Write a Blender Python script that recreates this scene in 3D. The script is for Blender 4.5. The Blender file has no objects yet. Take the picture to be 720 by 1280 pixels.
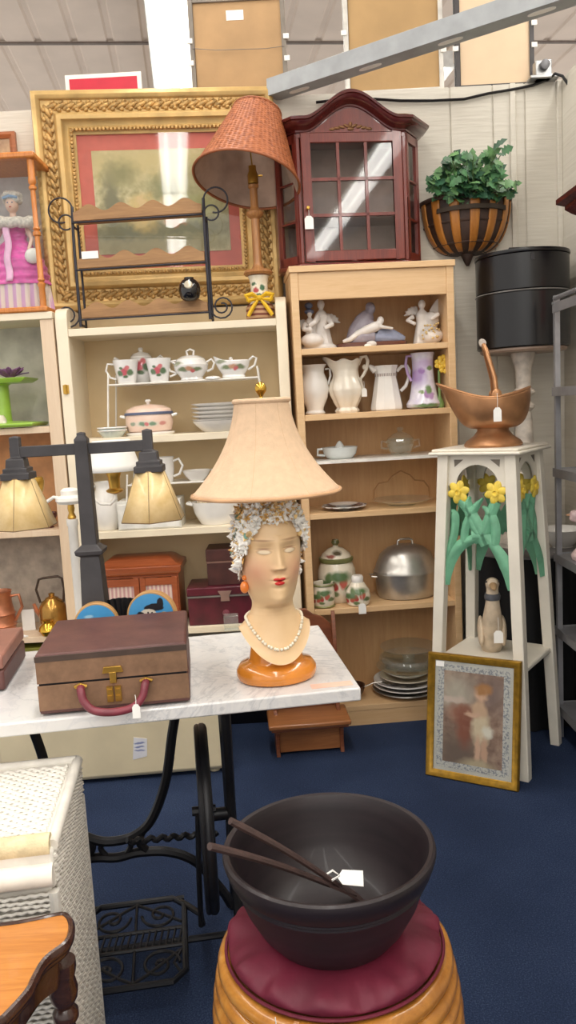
import bpy, bmesh, math, random
from mathutils import Vector, Matrix
SC = bpy.context.scene
COL = SC.collection
R = math.radians
PI = math.pi
# ------------------------------------------------------------------ camera
FPX, CAMH = 1000.0, 1.40
cam_d = bpy.data.cameras.new('camera')
cam = bpy.data.objects.new('camera', cam_d)
COL.objects.link(cam)
cam.location = (0, 0, CAMH)
CM = Matrix.Rotation(PI/2 - R(7.5), 3, 'X') @ Matrix.Rotation(-R(3.1), 3, 'Z')
cam.rotation_euler = CM.to_euler()
cam_d.sensor_fit = 'VERTICAL'
cam_d.sensor_height = 36
cam_d.lens = FPX*36/1280
cam_d.clip_start = 0.05
SC.camera = cam
# ------------------------------------------------------------------ light
SC.view_settings.view_transform = 'Standard'
SC.view_settings.look = 'None'
SC.view_settings.exposure = 0.18
SC.view_settings.gamma = 1
SC.view_settings.use_curve_mapping = False
wd = bpy.data.worlds.new('ambient_fill')
SC.world = wd
wd.use_nodes = True
wd.node_tree.nodes['Background'].inputs[0].default_value = (1.0, .965, .92, 1)
wd.node_tree.nodes['Background'].inputs[1].default_value = 0.95  # even ambient fill added all round, reaching in from the open camera side

def area(name, loc, sx, sy, power, rz=0, col=(1, .965, .915), rx=0):
    l = bpy.data.lights.new(name, 'AREA')
    l.shape = 'RECTANGLE'; l.size = sx; l.size_y = sy; l.energy = power; l.color = col
    o = bpy.data.objects.new(name, l); COL.objects.link(o)
    o.location = loc; o.rotation_euler = (rx, 0, rz)
    return o
LP = 26
ROWS = [(-0.62, 5.9), (1.50, 5.9), (-3.0, 5.9)]
for i, (rx_, ry_) in enumerate(ROWS):
    for yc in (-6.5, -4.05, -1.6, .85, 3.3):
        area('tube_light', (rx_ - .115*(yc - ry_), yc, 4.02), .28, 2.4, LP, R(6.5))

# ------------------------------------------------------------------ pixel helpers (real points in the room)
def ray(px, py):
    return CM @ Vector(((px-360)/FPX, (640-py)/FPX, -1))
C0 = Vector((0, 0, CAMH))
def W(px, py, Y):
    r = ray(px, py); return C0 + r*(Y/r.y)
def F(px, py, z):
    r = ray(px, py); return C0 + r*((z-CAMH)/r.z)

# ------------------------------------------------------------------ mesh builder
class MB:
    def __init__(s):
        s.v = []; s.f = []; s.mi = []; s.T = Matrix.Identity(4); s.m = 0
    def add(s, vs, fs):
        n = len(s.v)
        s.v += [tuple(s.T @ Vector(p)) for p in vs]
        for f in fs:
            s.f.append([i+n for i in f]); s.mi.append(s.m)
    def at(s, loc=(0, 0, 0), rz=0, rx=0, ry=0, sc=1):
        s.T = Matrix.Translation(loc) @ Matrix.Rotation(rz, 4, 'Z') @ Matrix.Rotation(ry, 4, 'Y') @ Matrix.Rotation(rx, 4, 'X') @ Matrix.Scale(sc, 4)
        return s
    def mat(s, i): s.m = i; return s
    def box(s, x0, x1, y0, y1, z0, z1):
        vs = [(x, y, z) for x in (x0, x1) for y in (y0, y1) for z in (z0, z1)]
        s.add(vs, [(0, 1, 3, 2), (4, 6, 7, 5), (0, 4, 5, 1), (2, 3, 7, 6), (0, 2, 6, 4), (1, 5, 7, 3)]); return s
    def prism(s, pts, a, b, axis='y'):
        n = len(pts)
        def mk(p, t):
            return (p[0], t, p[1]) if axis == 'y' else ((t, p[0], p[1]) if axis == 'x' else (p[0], p[1], t))
        vs = [mk(p, a) for p in pts] + [mk(p, b) for p in pts]
        fs = [tuple(range(n)), tuple(range(2*n-1, n-1, -1))]
        fs += [(i, (i+1) % n, n+(i+1) % n, n+i) for i in range(n)]
        s.add(vs, fs); return s
    def loft(s, secs, caps=True):
        n = len(secs[0]); vs = [p for q in secs for p in q]; fs = []
        for i in range(len(secs)-1):
            for j in range(n):
                k = (j+1) % n
                fs.append((i*n+j, i*n+k, (i+1)*n+k, (i+1)*n+j))
        if caps:
            fs.append(tuple(range(n))); fs.append(tuple(range((len(secs)-1)*n, len(secs)*n)))
        s.add(vs, fs); return s
    def tube(s, path, r, n=8, closed=False, flat=1.0, caps=True):
        P = [Vector(p) for p in path]; m = len(P)
        rs = r if isinstance(r, (list, tuple)) else [r]*m
        secs = []; prev = None
        for i in range(m):
            if closed: t = P[(i+1) % m]-P[i-1]
            else: t = P[min(i+1, m-1)]-P[max(i-1, 0)]
            if t.length < 1e-9: t = Vector((0, 0, 1))
            t.normalize()
            if prev is None:
                up = Vector((0, 0, 1)) if abs(t.z) < .9 else Vector((0, 1, 0))
                a = t.cross(up).normalized()
            else:
                a = (prev - t*prev.dot(t))
                if a.length < 1e-6: a = t.orthogonal()
                a.normalize()
            prev = a; b = t.cross(a)
            secs.append([tuple(P[i]+a*(math.cos(2*PI*k/n)*rs[i])+b*(math.sin(2*PI*k/n)*rs[i]*flat)) for k in range(n)])
        if closed: secs.append(secs[0]); caps = False
        s.loft(secs, caps); return s
    def lathe(s, prof, n=28, sx=1, sy=1, c=(0, 0, 0), ang=2*PI):
        vs = []; fs = []; m = len(prof)
        for (r, z) in prof:
            for k in range(n):
                a = ang*k/n
                vs.append((c[0]+r*math.cos(a)*sx, c[1]+r*math.sin(a)*sy, c[2]+z))
        for i in range(m-1):
            for k in range(n):
                q = (k+1) % n
                fs.append((i*n+k, i*n+q, (i+1)*n+q, (i+1)*n+k))
        if prof[0][0] > 1e-5: fs.append(tuple(range(n)))
        if prof[-1][0] > 1e-5: fs.append(tuple(range((m-1)*n, m*n)))
        s.add(vs, fs); return s
    def ball(s, c, rx, ry=None, rz=None, nu=14, nv=8):
        ry = rx if ry is None else ry; rz = rx if rz is None else rz
        p = [(math.sin(PI*i/nv), -math.cos(PI*i/nv)) for i in range(nv+1)]
        vs = []; fs = []
        for (r, z) in p:
            for k in range(nu):
                a = 2*PI*k/nu
                vs.append((c[0]+rx*r*math.cos(a), c[1]+ry*r*math.sin(a), c[2]+rz*z))
        for i in range(nv):
            for k in range(nu):
                q = (k+1) % nu
                fs.append((i*nu+k, i*nu+q, (i+1)*nu+q, (i+1)*nu+k))
        s.add(vs, fs); return s
    def grid(s, fn, nu, nv, cu=False):
        vs = [fn(i/(nu if cu else nu-1), j/(nv-1)) for j in range(nv) for i in range(nu)]
        fs = []
        for j in range(nv-1):
            for i in range(nu if cu else nu-1):
                k = (i+1) % nu
                fs.append((j*nu+i, j*nu+k, (j+1)*nu+k, (j+1)*nu+i))
        s.add(vs, fs); return s
    def build(s, name, mats, parent=None, loc=None, rz=0, bevel=0, angle=38, sub=0, remesh=0, solid=0, smooth=True, clean=True):
        me = bpy.data.meshes.new(name)
        me.from_pydata(s.v, [], s.f); me.validate()
        if not isinstance(mats, (list, tuple)): mats = [mats]
        for m in mats: me.materials.append(m)
        if len(me.polygons) == len(s.mi): me.polygons.foreach_set('material_index', s.mi)
        bm = bmesh.new(); bm.from_mesh(me)
        if clean: bmesh.ops.remove_doubles(bm, verts=bm.verts, dist=1e-6)
        bmesh.ops.recalc_face_normals(bm, faces=bm.faces)
        ca = R(angle)
        for f in bm.faces: f.smooth = smooth
        for e in bm.edges:
            if len(e.link_faces) == 2 and e.calc_face_angle(0) > ca: e.smooth = False
        bm.to_mesh(me); bm.free()
        o = bpy.data.objects.new(name, me); COL.objects.link(o)
        if parent is not None: o.parent = parent
        if loc is not None: o.location = loc
        o.rotation_euler.z = rz
        if remesh:
            md = o.modifiers.new('r', 'REMESH'); md.mode = 'VOXEL'; md.voxel_size = remesh; md.use_smooth_shade = True
            md = o.modifiers.new('s', 'SMOOTH'); md.factor = .5; md.iterations = 4
        if bevel:
            md = o.modifiers.new('b', 'BEVEL'); md.width = bevel; md.segments = 2; md.limit_method = 'ANGLE'; md.angle_limit = R(50)
            md.harden_normals = False
        if solid:
            md = o.modifiers.new('t', 'SOLIDIFY'); md.thickness = solid; md.offset = 0
        if sub:
            md = o.modifiers.new('u', 'SUBSURF'); md.levels = sub; md.render_levels = sub
        return o

def tag(o, label, cat, group=None, kind=None):
    o['label'] = label; o['category'] = cat
    if group: o['group'] = group
    if kind: o['kind'] = kind
    return o
def thing(name, label, cat, loc=(0, 0, 0), rz=0, group=None):
    o = bpy.data.objects.new(name, None); COL.objects.link(o)
    o.empty_display_size = .05
    o.location = loc; o.rotation_euler.z = rz
    return tag(o, label, cat, group)
def struct(o): o['kind'] = 'structure'; return o
def dup(root, loc, label, rz=None, scale=None):
    r = root.copy(); COL.objects.link(r); r.location = loc; r['label'] = label
    if rz is not None: r.rotation_euler.z = rz
    if scale: r.scale = scale
    for ch in list(root.children):
        c = ch.copy(); COL.objects.link(c); c.parent = r
        for g in list(ch.children):
            d = g.copy(); COL.objects.link(d); d.parent = c
    return r

# ------------------------------------------------------------------ materials
def lin(c):
    return tuple(((x/255)/12.92 if x/255 <= .04045 else ((x/255+.055)/1.055)**2.4) for x in c)+(1,)
class NT:
    def __init__(s, name):
        s.m = bpy.data.materials.new(name); s.m.use_nodes = True
        s.t = s.m.node_tree; s.p = s.t.nodes['Principled BSDF']
    def n(s, ty, **k):
        o = s.t.nodes.new(ty)
        for a, b in k.items(): setattr(o, a, b)
        return o
    def l(s, a, b): s.t.links.new(a, b)
    def coord(s, kind='Object', scale=(1, 1, 1), rot=(0, 0, 0)):
        tc = s.n('ShaderNodeTexCoord'); mp = s.n('ShaderNodeMapping')
        mp.inputs['Scale'].default_value = scale; mp.inputs['Rotation'].default_value = rot
        s.l(tc.outputs[kind], mp.inputs[0]); return mp.outputs[0]
    def noise(s, vec, scale, detail=3, rough=.5, dist=0):
        o = s.n('ShaderNodeTexNoise'); o.inputs['Scale'].default_value = scale
        o.inputs['Detail'].default_value = detail; o.inputs['Roughness'].default_value = rough
        o.inputs['Distortion'].default_value = dist
        s.l(vec, o.inputs['Vector']); return o.outputs[0]
    def ramp(s, fac, stops):
        o = s.n('ShaderNodeValToRGB'); e = o.color_ramp.elements
        while len(e) < len(stops): e.new(.5)
        for i, (p, c) in enumerate(stops): e[i].position = p; e[i].color = c if len(c) == 4 else lin(c)
        s.l(fac, o.inputs[0]); return o.outputs[0]
    def mix(s, fac, a, b):
        o = s.n('ShaderNodeMix', data_type='RGBA')
        for sock, v in ((o.inputs[0], fac), (o.inputs[6], a), (o.inputs[7], b)):
            if hasattr(v, 'links'): s.l(v, sock)
            else: sock.default_value = v
        return o.outputs[2]
    def math(s, op, a, b=0.0):
        o = s.n('ShaderNodeMath', operation=op)
        for sock, v in ((o.inputs[0], a), (o.inputs[1], b)):
            if hasattr(v, 'links'): s.l(v, sock)
            else: sock.default_value = v
        return o.outputs[0]
    def bump(s, h, strength=.3, dist=.01):
        o = s.n('ShaderNodeBump'); o.inputs['Strength'].default_value = strength; o.inputs['Distance'].default_value = dist
        s.l(h, o.inputs['Height']); s.l(o.outputs[0], s.p.inputs['Normal'])
    def base(s, c):
        if hasattr(c, 'links'): s.l(c, s.p.inputs['Base Color'])
        else: s.p.inputs['Base Color'].default_value = c
    def set(s, rough=.5, metal=0, spec=None, coat=0, sheen=0):
        s.p.inputs['Roughness'].default_value = rough; s.p.inputs['Metallic'].default_value = metal
        if spec is not None: s.p.inputs['Specular IOR Level'].default_value = spec
        s.p.inputs['Coat Weight'].default_value = coat
        s.p.inputs['Sheen Weight'].default_value = sheen
        return s.m
_cache = {}
def plain(c, rough=.5, metal=0, var=.08, scale=14, bump=0, coat=0, spec=None, sheen=0):
    k = ('p', c, rough, metal, var, scale, bump, coat, spec, sheen)
    if k in _cache: return _cache[k]
    t = NT('paint_%d_%d_%d' % c)
    v = t.coord(); nz = t.noise(v, scale, 4)
    lo = tuple(max(0, x*(1-var)) for x in c); hi = tuple(min(255, x*(1+var)) for x in c)
    t.base(t.ramp(nz, [(.3, lo), (.7, hi)]))
    if bump: t.bump(t.noise(v, scale*6, 4), bump, .004)
    _cache[k] = t.set(rough, metal, spec, coat, sheen); return _cache[k]
def wood(c1, c2, axis='x', scale=1, rough=.4, coat=0, ring=9, stretch=9):
    k = ('w', c1, c2, axis, scale, rough, coat, ring)
    if k in _cache: return _cache[k]
    t = NT('wood_%d_%d_%d' % c1)
    sc = [scale*stretch]*3; sc['xyz'.index(axis)] = scale*.7
    v = t.coord('Object', tuple(sc))
    a = t.noise(v, ring*.35, 5, .6, 1.5)
    b = t.noise(v, ring*3, 3)
    fac = t.math('ADD', t.math('MULTIPLY', a, .75), t.math('MULTIPLY', b, .25))
    t.base(t.ramp(fac, [(.35, c1), (.65, c2)]))
    t.bump(fac, .06, .004)
    _cache[k] = t.set(rough, 0, None, coat); return _cache[k]
def art(name, base, layers, nsc=30, rough=.35, warp=.004, coat=0, metal=0, plane='xz'):
    """paint of soft blotches on a base of two mixed tones; layers: (x, z, rx, rz, colour, softness)"""
    t = NT(name)
    tc = t.n('ShaderNodeTexCoord'); v = tc.outputs['Object']
    nz = t.noise(v, nsc, 4, .6)
    col = t.ramp(nz, [(.32, base[0]), (.68, base[1])])
    nw = t.n('ShaderNodeTexNoise'); nw.inputs['Scale'].default_value = nsc*1.5; t.l(v, nw.inputs['Vector'])
    sub = t.n('ShaderNodeVectorMath', operation='SUBTRACT'); t.l(nw.outputs['Color'], sub.inputs[0]); sub.inputs[1].default_value = (.5, .5, .5)
    scl = t.n('ShaderNodeVectorMath', operation='SCALE'); t.l(sub.outputs[0], scl.inputs[0]); scl.inputs['Scale'].default_value = warp*4
    add = t.n('ShaderNodeVectorMath', operation='ADD'); t.l(v, add.inputs[0]); t.l(scl.outputs[0], add.inputs[1])
    pv = add.outputs[0]
    for (x, z, rx, rz, c, soft) in layers:
        s1 = t.n('ShaderNodeVectorMath', operation='SUBTRACT'); t.l(pv, s1.inputs[0])
        s2 = t.n('ShaderNodeVectorMath', operation='MULTIPLY'); t.l(s1.outputs[0], s2.inputs[0])
        if plane == 'xz': s1.inputs[1].default_value = (x, 0, z); s2.inputs[1].default_value = (1/rx, 0, 1/rz)
        else: s1.inputs[1].default_value = (x, z, 0); s2.inputs[1].default_value = (1/rx, 1/rz, 0)
        ln = t.n('ShaderNodeVectorMath', operation='LENGTH'); t.l(s2.outputs[0], ln.inputs[0])
        mr = t.n('ShaderNodeMapRange'); t.l(ln.outputs['Value'], mr.inputs[0])
        mr.inputs[1].default_value = 1+soft*.5; mr.inputs[2].default_value = max(0, 1-soft*.5); mr.inputs[3].default_value = 0; mr.inputs[4].default_value = 1
        col = t.mix(mr.outputs[0], col, lin(c))
    t.base(col)
    return t.set(rough, metal, None, coat)
def stripes(name, c1, c2, axis, freq, rough=.7):
    t = NT(name); v = t.coord()
    w = t.n('ShaderNodeTexWave', wave_type='BANDS', bands_direction=axis.upper()); w.inputs['Scale'].default_value = freq
    w.inputs['Distortion'].default_value = .6; w.inputs['Detail'].default_value = 1
    t.l(v, w.inputs[0])
    t.base(t.ramp(w.outputs[1], [(.35, c1), (.6, c2)])); return t.set(rough)
def glass(name, tint=(255, 255, 255), gloss=1.0, rough=.02, milk=0):
    t = NT(name)
    t.t.nodes.remove(t.p)
    tr = t.n('ShaderNodeBsdfTransparent'); tr.inputs[0].default_value = lin(tint)
    gl = t.n('ShaderNodeBsdfGlossy'); gl.inputs['Roughness'].default_value = rough; gl.inputs['Color'].default_value = (1, 1, 1, 1)
    fr = t.n('ShaderNodeFresnel'); fr.inputs[0].default_value = 1.5
    geo = t.n('ShaderNodeNewGeometry')
    mm = t.math('MULTIPLY', t.math('MULTIPLY', fr.outputs[0], gloss), t.math('SUBTRACT', 1.0, geo.outputs['Backfacing']))
    mx = t.n('ShaderNodeMixShader'); t.l(mm, mx.inputs[0]); t.l(tr.outputs[0], mx.inputs[1]); t.l(gl.outputs[0], mx.inputs[2])
    if milk:
        df = t.n('ShaderNodeBsdfDiffuse'); df.inputs[0].default_value = lin((235, 238, 234))
        m2 = t.n('ShaderNodeMixShader'); m2.inputs[0].default_value = milk; t.l(mx.outputs[0], m2.inputs[1]); t.l(df.outputs[0], m2.inputs[2]); mx = m2
    t.l(mx.outputs[0], t.t.nodes['Material Output'].inputs[0])
    return t.m
def emit(name, c, st):
    t = NT(name); t.p.inputs['Emission Color'].default_value = lin(c); t.p.inputs['Emission Strength'].default_value = st
    t.base(lin(c)); return t.set(.5)

M_white = plain((236, 232, 224), .35, 0, .03)
M_china = plain((238, 235, 230), .18, 0, .02, coat=.4)
M_tag = plain((245, 244, 240), .7, 0, .02)
M_brass = plain((190, 150, 70), .3, .9, .12)
M_iron = plain((26, 27, 32), .42, .3, .15)
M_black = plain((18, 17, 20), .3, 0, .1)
M_glass = glass('clear_pane', (248, 250, 250), 1.0, .03)
M_dish = glass('dish_glass', (246, 248, 244), 1.6, .06, .07)

def price_tag(parent, at, w=.022, h=.034, rz=0, ry=0, string=.03):
    b = MB().at(at, rz, 0, ry)
    b.prism([(-w/2, -h), (w/2, -h), (w/2, -h*.2), (w*.25, 0), (-w*.25, 0), (-w/2, -h*.2)], -.0006, .0006)
    o = b.build('price_tag', M_tag, parent, bevel=0)
    if string:
        s = MB().at(at, rz, 0, ry).tube([(0, 0, -h*.12), (.001, 0, string*.5), (0, .002, string)], .0008, 5)
        s.build('string', M_tag, o)
    o['label'] = 'white price tag'
    return o
# ================================================================== SETTING
YW = 3.68
# floor: navy loop carpet
t = NT('navy_carpet'); v = t.coord()
a = t.noise(v, 260, 3, .7); b = t.noise(v, 3, 4)
fc = t.math('ADD', t.math('MULTIPLY', a, .8), t.math('MULTIPLY', b, .2))
t.base(t.ramp(fc, [(.30, (26, 34, 54)), (.55, (50, 64, 94)), (.8, (104, 120, 150))])); t.bump(a, .8, .006)
M_carpet = t.set(.95, 0, .1)
struct(MB().box(-3.2, 2.6, -2.5, 8.5, -.05, 0).build('floor', M_carpet))
# back wall: cream grooved boards with a woven surface
t = NT('cream_board'); v = t.coord('Object', (1, 1, 1))
w1 = t.noise(t.coord('Object', (6, 1, 90)), 1.0, 3)
w2 = t.noise(v, 2.5, 3)
t.base(t.ramp(t.math('ADD', t.math('MULTIPLY', w1, .4), t.math('MULTIPLY', w2, .6)), [(.3, (203, 197, 184)), (.7, (220, 215, 203))])); t.bump(w1, .5, .004)
M_wall = t.set(.7, 0, .3)
b = MB(); x = -3.2
b.box(-3.2, 1.285, YW+.006, YW+.10, 0, 2.735)
xs = [-3.2, -2.6, -2.0, -1.6, -1.2, -.8, -.4, 0, .4, .8, .985, 1.125, 1.285]
for x0, x1 in zip(xs[:-1], xs[1:]): b.box(x0+.004, x1-.004, YW, YW+.008, 0, 2.735)
struct(b.build('wall_back', M_wall))
b = MB()
b.box(1.291, 1.36, -1.0, YW+.1, 0, 2.735)
for k in range(8): b.box(1.283, 1.293, -1+.585*k+.003, -1+.585*(k+1)-.003, 0, 2.735)
struct(b.build('wall_right', M_wall))
tr = MB(); tr.box(1.06, 1.083, YW-.012, YW, 0, 2.735); struct(tr.build('trim_1', M_wall, bevel=.003))
tr = MB(); tr.box(1.262, 1.283, YW-.02, YW, 0, 2.735); struct(tr.build('trim_2', M_wall, bevel=.003))
# far ceiling: ribbed metal deck with dark cross seams
M_deck = plain((222, 205, 190), .6, .1, .03, 3)
b = MB(); T0 = Matrix.Rotation(R(6.5), 4, 'Z'); b.T = T0
P = []
k = -7.0
while k < 8:
    P += [(k, 4.2), (k+.20, 4.2), (k+.215, 4.214), (k+.25, 4.214), (k+.265, 4.2)]; k += .265
P += [(8, 4.3), (-7, 4.3)]
b.prism(P, -4.5, 16, 'y')
b.m = 1
for yy in (-1.8, .3, 2.4, 4.5, 6.55, 8.6, 10.7): b.box(-7, 8, yy, yy+.03, 4.188, 4.2)
struct(b.build('ceiling', [M_deck, plain((120, 108, 100), .6)]))
# far shop wall behind the partition keeps the deck from floating
struct(MB().box(-6, 6, 13.0, 13.1, 0, 4.25).build('wall_far', plain((190, 182, 170), .7)))

# fluorescent fixtures on the deck
M_hous = plain((232, 232, 228), .4)
M_tube = emit('fluorescent_tube', (255, 252, 244), 6.0)
def ceil_light(x, y, label):
    o = thing('ceiling_light', label, 'light', (x, y, 4.03), R(6.5), 'fluorescent ceiling lights')
    b = MB(); b.prism([(-.17, .03), (-.09, .165), (.09, .165), (.17, .03), (.165, .025), (.085, .10), (-.085, .10), (-.165, .025)], -1.22, 1.22, 'y')
    for s_ in (-1, 1): b.box(-.15, .15, s_*1.22-.006, s_*1.22+.006, .03, .15)
    b.build('housing', M_hous, o)
    for s_ in (-.07, .07): MB().tube([(s_, -1.19, .06), (s_, 1.19, .06)], .019, 10).build('tube', M_tube, o)
    return o
first = None
for i, (rx_, ry_) in enumerate(ROWS):
    for j, yc in enumerate((-6.5, -4.05, -1.6, .85, 3.3, 6.47, 8.95, 11.4)):
        lb = ['white fluorescent ceiling light in the row above the gold picture frame', 'white fluorescent ceiling light in the row right of the gold frame', 'white fluorescent ceiling light in the far left row'][i]
        if i == 0 and j == 5: lb = 'bright white fluorescent ceiling light seen above the gold picture frame, nearest half of the strip'
        if i == 0 and j == 6: lb = 'bright white fluorescent ceiling light further back in the strip above the gold picture frame'
        if i == 1 and j == 6: lb = 'white ceiling light glimpsed between the two right picture backs'
        if (i == 1 and j in (5, 7)) or (i == 2 and j > 4): continue
        if i == 1 and j == 6: yc = 8.1
        x = rx_ - .115*(yc-ry_)
        if first is None: first = ceil_light(x, yc, lb)
        else: dup(first, (x, yc, 4.03), lb)
for yc in (6.47, 8.95): area('tube_light', (-0.62 - .115*(yc - 5.9), yc, 4.02), .28, 2.4, LP, R(6.5))

# ---------------------------------------------------------------- picture backs standing on the partition
def back_panel(p0, p1, top, name, label, paper, frame, tags=False, y=3.74):
    x0 = W(p0, 60, y).x; x1 = W(p1, 60, y).x; h = top-2.735
    o = thing(name, label, 'picture', ((x0+x1)/2, y, 2.735)); hw = (x1-x0)/2
    b = MB(); b.box(-hw, hw, -.012, 0, 0, h); b.build('backing_paper', paper, o)
    b = MB(); fw = .02
    for q in ((-hw, -hw+fw, 0, h), (hw-fw, hw, 0, h), (-hw+fw, hw-fw, h-fw, h), (-hw+fw, hw-fw, 0, fw)):
        b.box(q[0], q[1], -.02, .015, q[2], q[3])
    b.build('frame', frame, o, bevel=.002)
    if tags:
        MB().box(-.045, .03, -.0135, -.012, h-.095, h-.055).build('sticker', M_tag, o)
        MB().tube([(-hw+.01, -.022, .23), (-.1, -.03, .215), (.12, -.03, .21), (hw-.01, -.022, .22)], .0015, 5).build('hanging_wire', plain((120, 110, 100), .5), o)
    for sx in (-1, 1):
        for zz in (.16, .25): MB().box(sx*hw-.012, sx*hw+.012, -.026, -.018, zz, zz+.02).build('clip', M_white, o)
    return o
M_kraft = plain((172, 138, 98), .8, 0, .06, 6, .2)
back_panel(238, 358, 3.17, 'picture_back', 'brown paper picture back with a white sticker, standing above the wicker lamp', M_kraft, plain((120, 110, 98), .5), True)
back_panel(430, 553, 3.5, 'picture_back', 'tall brown kraft paper picture back standing above the curved cabinet top', plain((176, 143, 98), .8, 0, .05, 5, .2), plain((200, 196, 188), .4, .3))
back_panel(568, 666, 3.5, 'picture_back', 'pale peach picture back with dark edges above the hanging plant', plain((222, 196, 164), .8, 0, .03, 5), plain((62, 58, 58), .5))

# steel strut crossing above the booth
p0 = Vector((.03, 3.66, 2.74)); p1 = Vector((1.62, 2.55, 2.74)); d = p1-p0; L = d.length
o = thing('steel_strut', 'long grey steel strut with oval slots running across above the cabinet', 'beam', p0, math.atan2(d.y, d.x))
MB().prism([(-.04, -.02), (-.04, .05), (-.034, .05), (-.034, -.014), (.034, -.014), (.034, .05), (.04, .05), (.04, -.02)], 0, L, 'x').build('channel', plain((150, 153, 155), .4, .4, .05), o, bevel=.001)
for k in range(6):
    xx = .14+.34*k
    pts = [(xx+.05*math.copysign(abs(math.cos(a))**.6, math.cos(a)), -.002+.014*math.sin(a)) for a in [2*PI*i/16 for i in range(16)]]
    MB().prism(pts, -.0225, -.0195, 'z').build('slot', M_white, o)
# cable along the wall top with junction box
pts = [W(*p, YW-.012) for p in [(395, 128), (430, 124), (470, 124), (500, 126), (540, 126), (580, 124), (610, 117), (640, 112), (665, 107), (686, 99)]]
pts += [W(*p, 3.60) for p in [(694, 92), (703, 95), (712, 108), (725, 120)]]
tag(MB().tube(pts, .006, 6).build('power_cable', M_black), 'black cable strung along the top of the back wall to the junction box', 'cable')
q = W(680, 125, 3.64)
o = thing('junction_box', 'small grey metal junction box on the wall top where the black cable ends', 'box', (q.x, 3.655, 2.735))
M_zinc = plain((165, 166, 166), .35, .7, .1)
MB().box(-.035, .035, -.02, .03, 0, .075).build('housing', M_zinc, o, bevel=.004)
MB().box(-.06, .065, -.03, .035, -.0, .012).build('base_plate', M_zinc, o, bevel=.002)
MB().at((.0, -.02, .05), 0, PI/2).lathe([(.02, 0), (.02, .02), (.013, .022)], 14).build('knockout', plain((110, 110, 112), .4, .6), o)

# ================================================================== BOOKCASES
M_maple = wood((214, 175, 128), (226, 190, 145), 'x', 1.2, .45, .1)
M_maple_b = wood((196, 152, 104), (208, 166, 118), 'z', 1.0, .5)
M_cream = plain((234, 221, 196), .45, 0, .02, 5)
M_cream_b = plain((216, 192, 150), .55, 0, .03, 4)
M_tan = wood((216, 190, 160), (226, 203, 176), 'z', .8, .5)
# right: maple
RX, RY, RA = .061, 3.335, R(4.0)
RW, RD = .673, .275
def rc(px, d=.12, py=600):
    """x, y of the point at distance d behind the maple case's front, in the pixel column px"""
    r = ray(px, py); n = Vector((-math.sin(RA), math.cos(RA), 0)); p = Vector((RX, RY, CAMH)) + n*d
    tt = (p-C0).dot(n)/r.dot(n); q = C0+r*tt; return q.x, q.y
RS = [.09, .53, .945, 1.165, 1.36, 1.63]
o = thing('maple_bookcase', 'tall light maple bookcase carrying the mahogany curio cabinet', 'bookcase', (RX, RY, 0), RA)
for x0 in (0, RW-.03): MB().box(x0, x0+.03, 0, RD, 0, 1.955).build('side_panel', M_maple, o, bevel=.002)
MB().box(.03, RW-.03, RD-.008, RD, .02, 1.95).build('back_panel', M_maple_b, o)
MB().box(-.006, RW+.006, -.008, RD, 1.935, 1.96).build('top', M_maple, o, bevel=.002)
MB().box(.03, RW-.03, .004, .022, 1.825, 1.935).build('header', M_maple, o, bevel=.002)
MB().box(.03, RW-.03, .004, .022, 0, .066).build('kick_board', M_maple, o)
for i, z in enumerate(RS):
    if i == 3: MB().box(.031, RW-.031, .005, RD-.008, z-.012, z).build('shelf', plain((232, 228, 220), .35), o)['label'] = 'thin white shelf'
    else: MB().box(.03, RW-.03, .002, RD-.008, z-.024, z).build('shelf', M_maple, o, bevel=.0015)
# middle: cream
LX0, LX1, LY, LD = -.918, .038, 3.38, .275
LS = [.474, .91, 1.31, 1.765]
o = thing('cream_bookcase', 'wide cream painted bookcase full of white china, under the gold frame', 'bookcase', (0, LY, 0))
def cside(x0, x1):
    pts = [(0, 0), (LD, 0), (LD, 1.855), (.05, 1.855), (.02, 1.845), (.004, 1.825), (0, 1.80)]
    return MB().prism(pts, x0, x1, 'x')
for x0, x1 in ((LX0, LX0+.05), (LX1-.045, LX1)): cside(x0, x1).build('side_panel', M_cream, o, bevel=.003)
MB().box(LX0+.05, LX1-.045, LD-.01, LD, .45, 1.75).build('back_panel', M_cream_b, o)
MB().box(LX0+.05, LX1-.045, LD-.03, LD, 1.765, 1.85).build('back_rail', M_cream_b, o)
for z in LS: MB().box(LX0+.05, LX1-.045, .004, LD-.01, z-.03, z).build('shelf', M_cream, o, bevel=.002)
b = MB()
for zz in (1.52, .75):
    b.tube([(LX0+.022, -.006, zz-.02), (LX0+.022, -.006, zz+.02)], .005, 8)
    b.box(LX0+.01, LX0+.034, -.003, .001, zz-.018, zz+.018)
b.build('hinge', M_brass, o)
# left: tan
o = thing('tan_bookcase', 'tan bookcase at the left edge, with the doll case on its top', 'bookcase', (0, LY, 0))
US = [.468, .933, 1.372]
MB().box(-.98, -.926, 0, LD, 0, 1.81).build('side_panel', M_tan, o, bevel=.002)
MB().box(-1.75, -1.70, 0, LD, 0, 1.81).build('side_panel', M_tan, o, bevel=.002)
MB().box(-1.76, -.925, -.008, LD, 1.81, 1.84).build('top', M_cream, o, bevel=.003)
for z in US: MB().box(-1.70, -.98, .004, LD-.01, z-.027, z).build('shelf', M_tan, o, bevel=.002)
b = MB(); b.box(-1.70, -.98, LD-.01, LD, 1.372, 1.81); b.build('back_panel', plain((186, 184, 172), .6), o)
b = MB(); b.box(-1.70, -.98, LD-.01, LD, .933, 1.345); b.build('back_panel', plain((196, 142, 92), .6), o)['label'] = 'orange brown back panel'
b = MB(); b.box(-1.70, -.98, LD-.01, LD, .03, .906); b.build('back_panel', plain((176, 164, 150), .8, 0, .1, 20, .6), o)['label'] = 'rough grey plaster back panel'

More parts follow.
